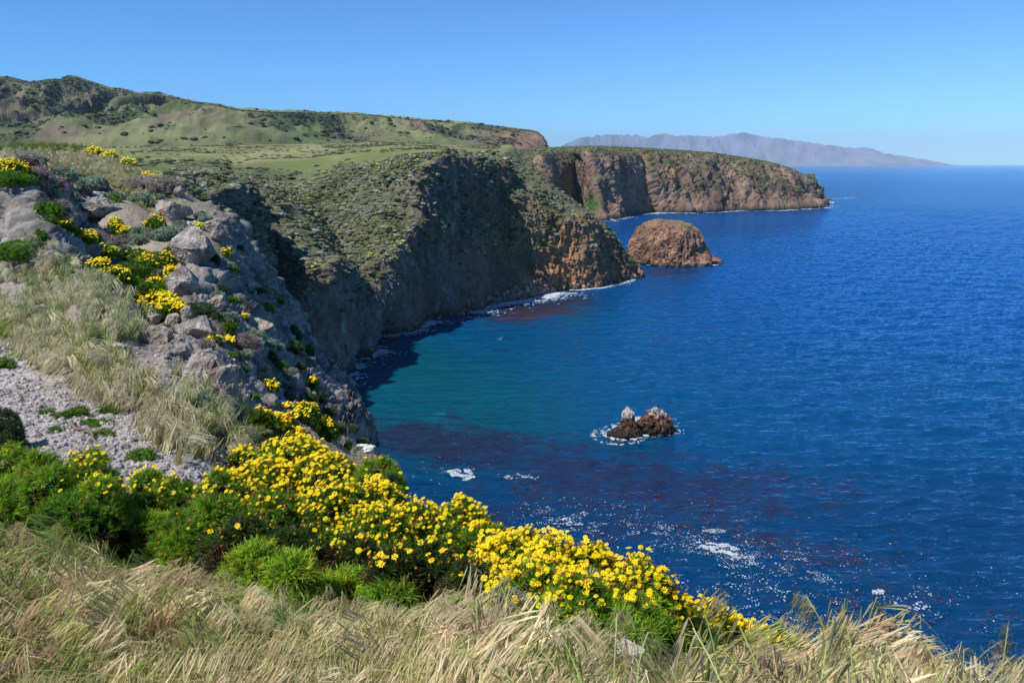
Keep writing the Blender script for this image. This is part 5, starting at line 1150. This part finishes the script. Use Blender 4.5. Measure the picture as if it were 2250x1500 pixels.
def build_grass():
    # roots are spread evenly over the ground, then kept inside the grassy area
    def roots(n, lo=0, hi=30, pw=1.0):
        out = []
        while sum(map(len, out)) < n:
            u = nr.uniform(-450, 2650, n * 2); v = nr.uniform(1080, 1900, n * 2); y = yE(u, v); m = (v > near_edge(u) + lo) & (v > vtopE(u) + 2) & (nr.random(n * 2) < (y / 6.0) ** pw)
            out.append(np.stack([u[m], v[m]], -1))
        q = np.concatenate(out)[:n]; return q[:, 0], q[:, 1]
    k = 15000; u, v = roots(k, 10, pw=1.5); p = E(u, v) - C3(0, 0, .03); f = fbm(p * 1.3 + 5, 3); g = np.clip(.60 + 1.0 * f + .35 * sst(900, 0, u) + .2 * nr.normal(size=k) - .25 * sst(1200, 2000, u), 0, 1)
    c = mix(C3(.40, .31, .16) * np.ones((k, 3)), C3(.17, .32, .04), g) * (1 + .2 * nr.normal(size=(k, 1))).clip(.5, 1.5); lean = C3(-.35, -.1, 1) + .3 * nr.normal(size=(k, 3))
    me = inst('dry_grass', BL, p, rot_from(lean, nr.uniform(0, 6.28, k)), nr.uniform(.08, .22, k), c); tag(link('grass', me, M['straw']), 'dense dry and green grass blades along the bottom of the picture', 'grass', kind='stuff')
    k = 5200; u, v = roots(k, -12, pw=1.2); cl = perlin(np.stack([u * .012, v * .02, u * 0], -1)) + .6 * perlin(np.stack([u * .035, v * .05, u * 0 + 9], -1)); m = (cl > -.28) & (gauss(u, v, 1510, 1440, 95, 60) < .35); u, v = u[m], v[m]; k = len(u); p = E(u, v); f = fbm(p * .9 + 15, 2); z = nr.uniform(.18, .46, k) * (1 + .35 * f) * (1 - .7 * gauss(u, v, 1520, 1530, 140, 110)) * (1 - .6 * gauss(u, v, 1640, 1500, 110, 80)) * np.clip(p[:, 1] / 3.2, .8, 1.05)
    pal = np.array([[.70, .59, .38], [.80, .70, .48], [.36, .42, .13], [.58, .42, .30], [.58, .54, .27]]); pg = np.clip(.30 + f * 1.2 + .35 * sst(1100, 0, u) - .2 * sst(1300, 2100, u), .02, .9)
    ci = np.where(nr.random(k) < pg, nr.choice([2, 4, 3], k), nr.choice([0, 1, 4], k)); c = pal[ci] * (1 + .13 * nr.normal(size=(k, 1))).clip(.6, 1.4)
    fa = fbm(p * .7 + 25, 2); fb = fbm(p * .6 + 45, 2); yaw = .15 + 1.1 * fa + .22 * nr.normal(size=k); tilt = C3(-.22, -.10, 1) + .13 * nr.normal(size=(k, 3)) + fb[:, None] * C3(-.6, .1, 0)
    n = tilt / np.linalg.norm(tilt, axis=1)[:, None]; x = np.stack([np.cos(yaw), np.sin(yaw), 0 * yaw], -1); x = x - n * (x * n).sum(1)[:, None]; x /= np.linalg.norm(x, axis=1)[:, None]; Rm = np.stack([x, np.cross(n, x), n], -1)
    z = z * np.where(u < 1050, .5 + .5 * sst(10, 150, v - near_edge(u)), 1); hg = nr.random(k) < .06 + .40 * sst(900, 1800, u); nm = p.copy()
    for nme, T, m, lab in (('seed_plumes', PL, ~hg, 'straw-coloured grass plumes swept over to the left by the wind'), ('hanging_plumes', PH, hg, 'pale grass plumes with seed heads hanging straight down')):
        R2 = Rm[m] if T is PL else rot_from(C3(-.12, -.05, 1) + .18 * nr.normal(size=(m.sum(), 3)), .3 + .9 * nr.normal(size=m.sum()))
        me = inst(nme, T, p[m], R2, z[m], c[m]); tag(link('grass_plumes', me, M['straw']), lab, 'grass', kind='stuff')
    # tufts on the slope
    us, vs, zs, cs_ = [], [], [], []
    def field(cu, cv, su, sv, ang, n, z0, z1, col, col2, v0=None):
        v0 = cv
        q = nr.normal(size=(n, 2)).clip(-1.7, 1.7) * .62; c, s = math.cos(R(ang)), math.sin(R(ang)); u = cu + q[:, 0] * su * c - q[:, 1] * sv * s; v = cv + q[:, 0] * su * s + q[:, 1] * sv * c
        m = v > vtopE(u) + 1; m &= (perlin(np.stack([u * .022, v * .04, u * 0], -1)) + .5 * perlin(np.stack([u * .06, v * .11, u * 0 + 5], -1)) > (.06 if v0 > 420 else -.5)); u, v = u[m], v[m]; us.append(u); vs.append(v); zs.append(nr.uniform(z0, z1, len(u))); t = nr.random((len(u), 1)); cs_.append(col * (1 - t) + col2 * t)
    st, gr, ol, br = C3(.54, .53, .30), C3(.16, .29, .04), C3(.31, .34, .06), C3(.38, .26, .12)
    field(60, 640, 90, 50, 5, 900, .25, .45, st, gr); field(200, 665, 110, 42, 32, 1700, .3, .55, st, gr); field(140, 730, 150, 50, 10, 1100, .25, .45, st, gr); field(70, 745, 120, 40, 12, 1200, .3, .5, ol, gr)
    field(170, 810, 150, 40, 28, 1900, .35, .6, ol, C3(.38, .32, .12)); field(270, 870, 70, 40, 30, 600, .3, .5, ol, br); field(370, 935, 70, 50, 40, 420, .3, .5, st, br); field(520, 990, 90, 30, 8, 700, .25, .45, C3(.34, .28, .11), ol)
    field(470, 910, 70, 28, 20, 300, .25, .45, st, gr); field(560, 985, 60, 25, 10, 260, .2, .35, st, ol); field(130, 600, 100, 40, 30, 300, .2, .35, st, gr); field(250, 700, 60, 30, 30, 500, .25, .4, br, st)
    field(430, 855, 50, 40, 20, 130, .2, .4, st, ol); field(760, 1000, 40, 16, 25, 90, .2, .35, st, st)
    field(170, 360, 150, 24, 8, 4200, .22, .42, st * .8, C3(.20, .20, .06)); field(90, 328, 130, 6, 0, 1400, .3, .6, C3(.12, .20, .02), C3(.17, .22, .04)); field(285, 405, 60, 26, 35, 900, .3, .5, C3(.22, .26, .04), C3(.32, .30, .12)); field(240, 380, 90, 20, 30, 1200, .25, .4, st * .8, ol)
    u, v, z, c = (np.concatenate(a) for a in (us, vs, zs, cs_)); k = len(u); p = E(u, v); y = p[:, 1]
    me = inst('slope_grass', BLT, p, rot_from(C3(.25, .05, 1) + .25 * nr.normal(size=(k, 3)), nr.uniform(0, 6.28, k)), z, c * (1 + .18 * nr.normal(size=(k, 1))).clip(.5, 1.5)); tag(link('slope_grass', me, M['straw']), 'windblown grass in patches over the gravelly slope and the knoll', 'grass', kind='stuff')
    # pale grass heads over the slope tufts
    m = (nr.random(k) < .30) & (y > 8) & (c[:, 0] > .25); q = p[m]; kk = len(q); 
    n = rot_from(C3(.1, 0, 1) + .2 * nr.normal(size=(kk, 3)), np.pi + .7 * nr.normal(size=kk)); me = inst('slope_heads', PL, q, n, z[m] * 1.25, (C3(.58, .54, .36) * (1 + .12 * nr.normal(size=(kk, 1))))); tag(link('slope_heads', me, M['straw']), 'pale seed heads above the slope grass', 'grass', kind='stuff')
    # loose stones on the gravel
    k = 26000; u = nr.uniform(-60, 620, k); v = nr.uniform(560, 1060, k); wgt = np.clip(1.4 * gauss(u, v, 60, 860, 330, 110, 25) + gauss(u, v, 280, 960, 260, 70, 25) + .6 * gauss(u, v, 150, 600, 200, 130, 40) + .35 * gauss(u, v, 440, 840, 160, 140), 0, 1); m = (nr.random(k) < wgt) & (v > vtopE(u)); p = E(u[m], v[m]); kk = len(p)
    me = inst('gravel', BLOB1, p, rot_from(nr.normal(size=(kk, 3)), nr.uniform(0, 6.28, kk)), (nr.uniform(.1, 1, kk) ** 5 * .05 + .007) , jit(C3(.34, .315, .305), kk, .18, .02)); tag(link('gravel', me, M['rock']), 'pale loose stones strewn over the slope', 'gravel', kind='stuff')
build_grass()
# tall plumes that stand against the sea, each its own thing
TALL = [(1655, 1440, 4.2, .34, .15, 'lone green grass head standing highest over the last yellow flowers'), (1700, 1450, 4.0, .22, .3, 'dark bushy grass head left of the arching plume'), (1740, 1455, 3.9, .20, .5, 'short dark grass head against the sea beside the white stone'),
 (1812, 1470, 3.8, .27, -.1, 'arching grass plume right of the last yellow flowers'), (1875, 1480, 3.6, .20, .2, 'short grass plume in the gap before the tallest cluster'), (1900, 1490, 3.5, .25, .4, 'brown grass head at the left of the tallest cluster'),
 (1950, 1500, 3.4, .37, .1, 'tallest pale grass plume standing over the right foreground'), (1985, 1500, 3.4, .27, .3, 'grass plume between the two tallest ones'), (2025, 1510, 3.3, .34, -.2, 'second tallest grass plume with a stiff straight stem'),
 (2085, 1530, 3.1, .24, .2, 'drooping plume over the dark gap in the grass'), (2110, 1530, 3.1, .25, -2.9, 'drooping plume leaning right near the corner'), (2190, 1545, 3.0, .22, -2.8, 'long plume reaching right in the lower right corner'), (2240, 1550, 3.0, .2, .1, 'last grass plume cut by the right edge')]
for i, (u, v, y, z, yaw, lab) in enumerate(TALL):
    V, L, S, sh = PH[i % len(PH)]; y = float(yE(u, max(v, vtopE(u) + 4))); p = W(u, max(v, float(vtopE(u)) + 4), y)
    zz = z * y / 3.4 * 1.55; me = mesh_np('plume', V * zz, L, S, sh * (C3(.50, .41, .25) if i not in (0, 1, 2) else C3(.30, .28, .14)), smooth=False)
    o = link('grass_plume', me, M['straw']); o.location = p; o.rotation_euler = (R(-4), R(3), yaw); tag(o, lab, 'grass plume', 'tall grass plumes against the sea')

# ------------------------------------------------------------------ air
def build_haze():
    bm = bmesh.new(); bmesh.ops.create_cube(bm, size=1)
    me = bpy.data.meshes.new('haze'); bm.to_mesh(me); bm.free()
    m = bpy.data.materials.new('haze'); m.use_nodes = True; nt = m.node_tree
    nt.nodes.remove(nt.nodes['Principled BSDF']); v = N(nt, 'ShaderNodeVolumePrincipled')
    v.inputs['Color'].default_value = (.64, .85, 1, 1); v.inputs['Density'].default_value = 2.6e-5; v.inputs['Anisotropy'].default_value = -.45
    nt.links.new(v.outputs[0], nt.nodes['Material Output'].inputs['Volume'])
    o = link('haze', me, m); o.scale = (260000, 90000, 2409); o.location = (0, 30000, 2409 / 2 - 9.0)
    tag(o, kind='stuff')
build_haze()
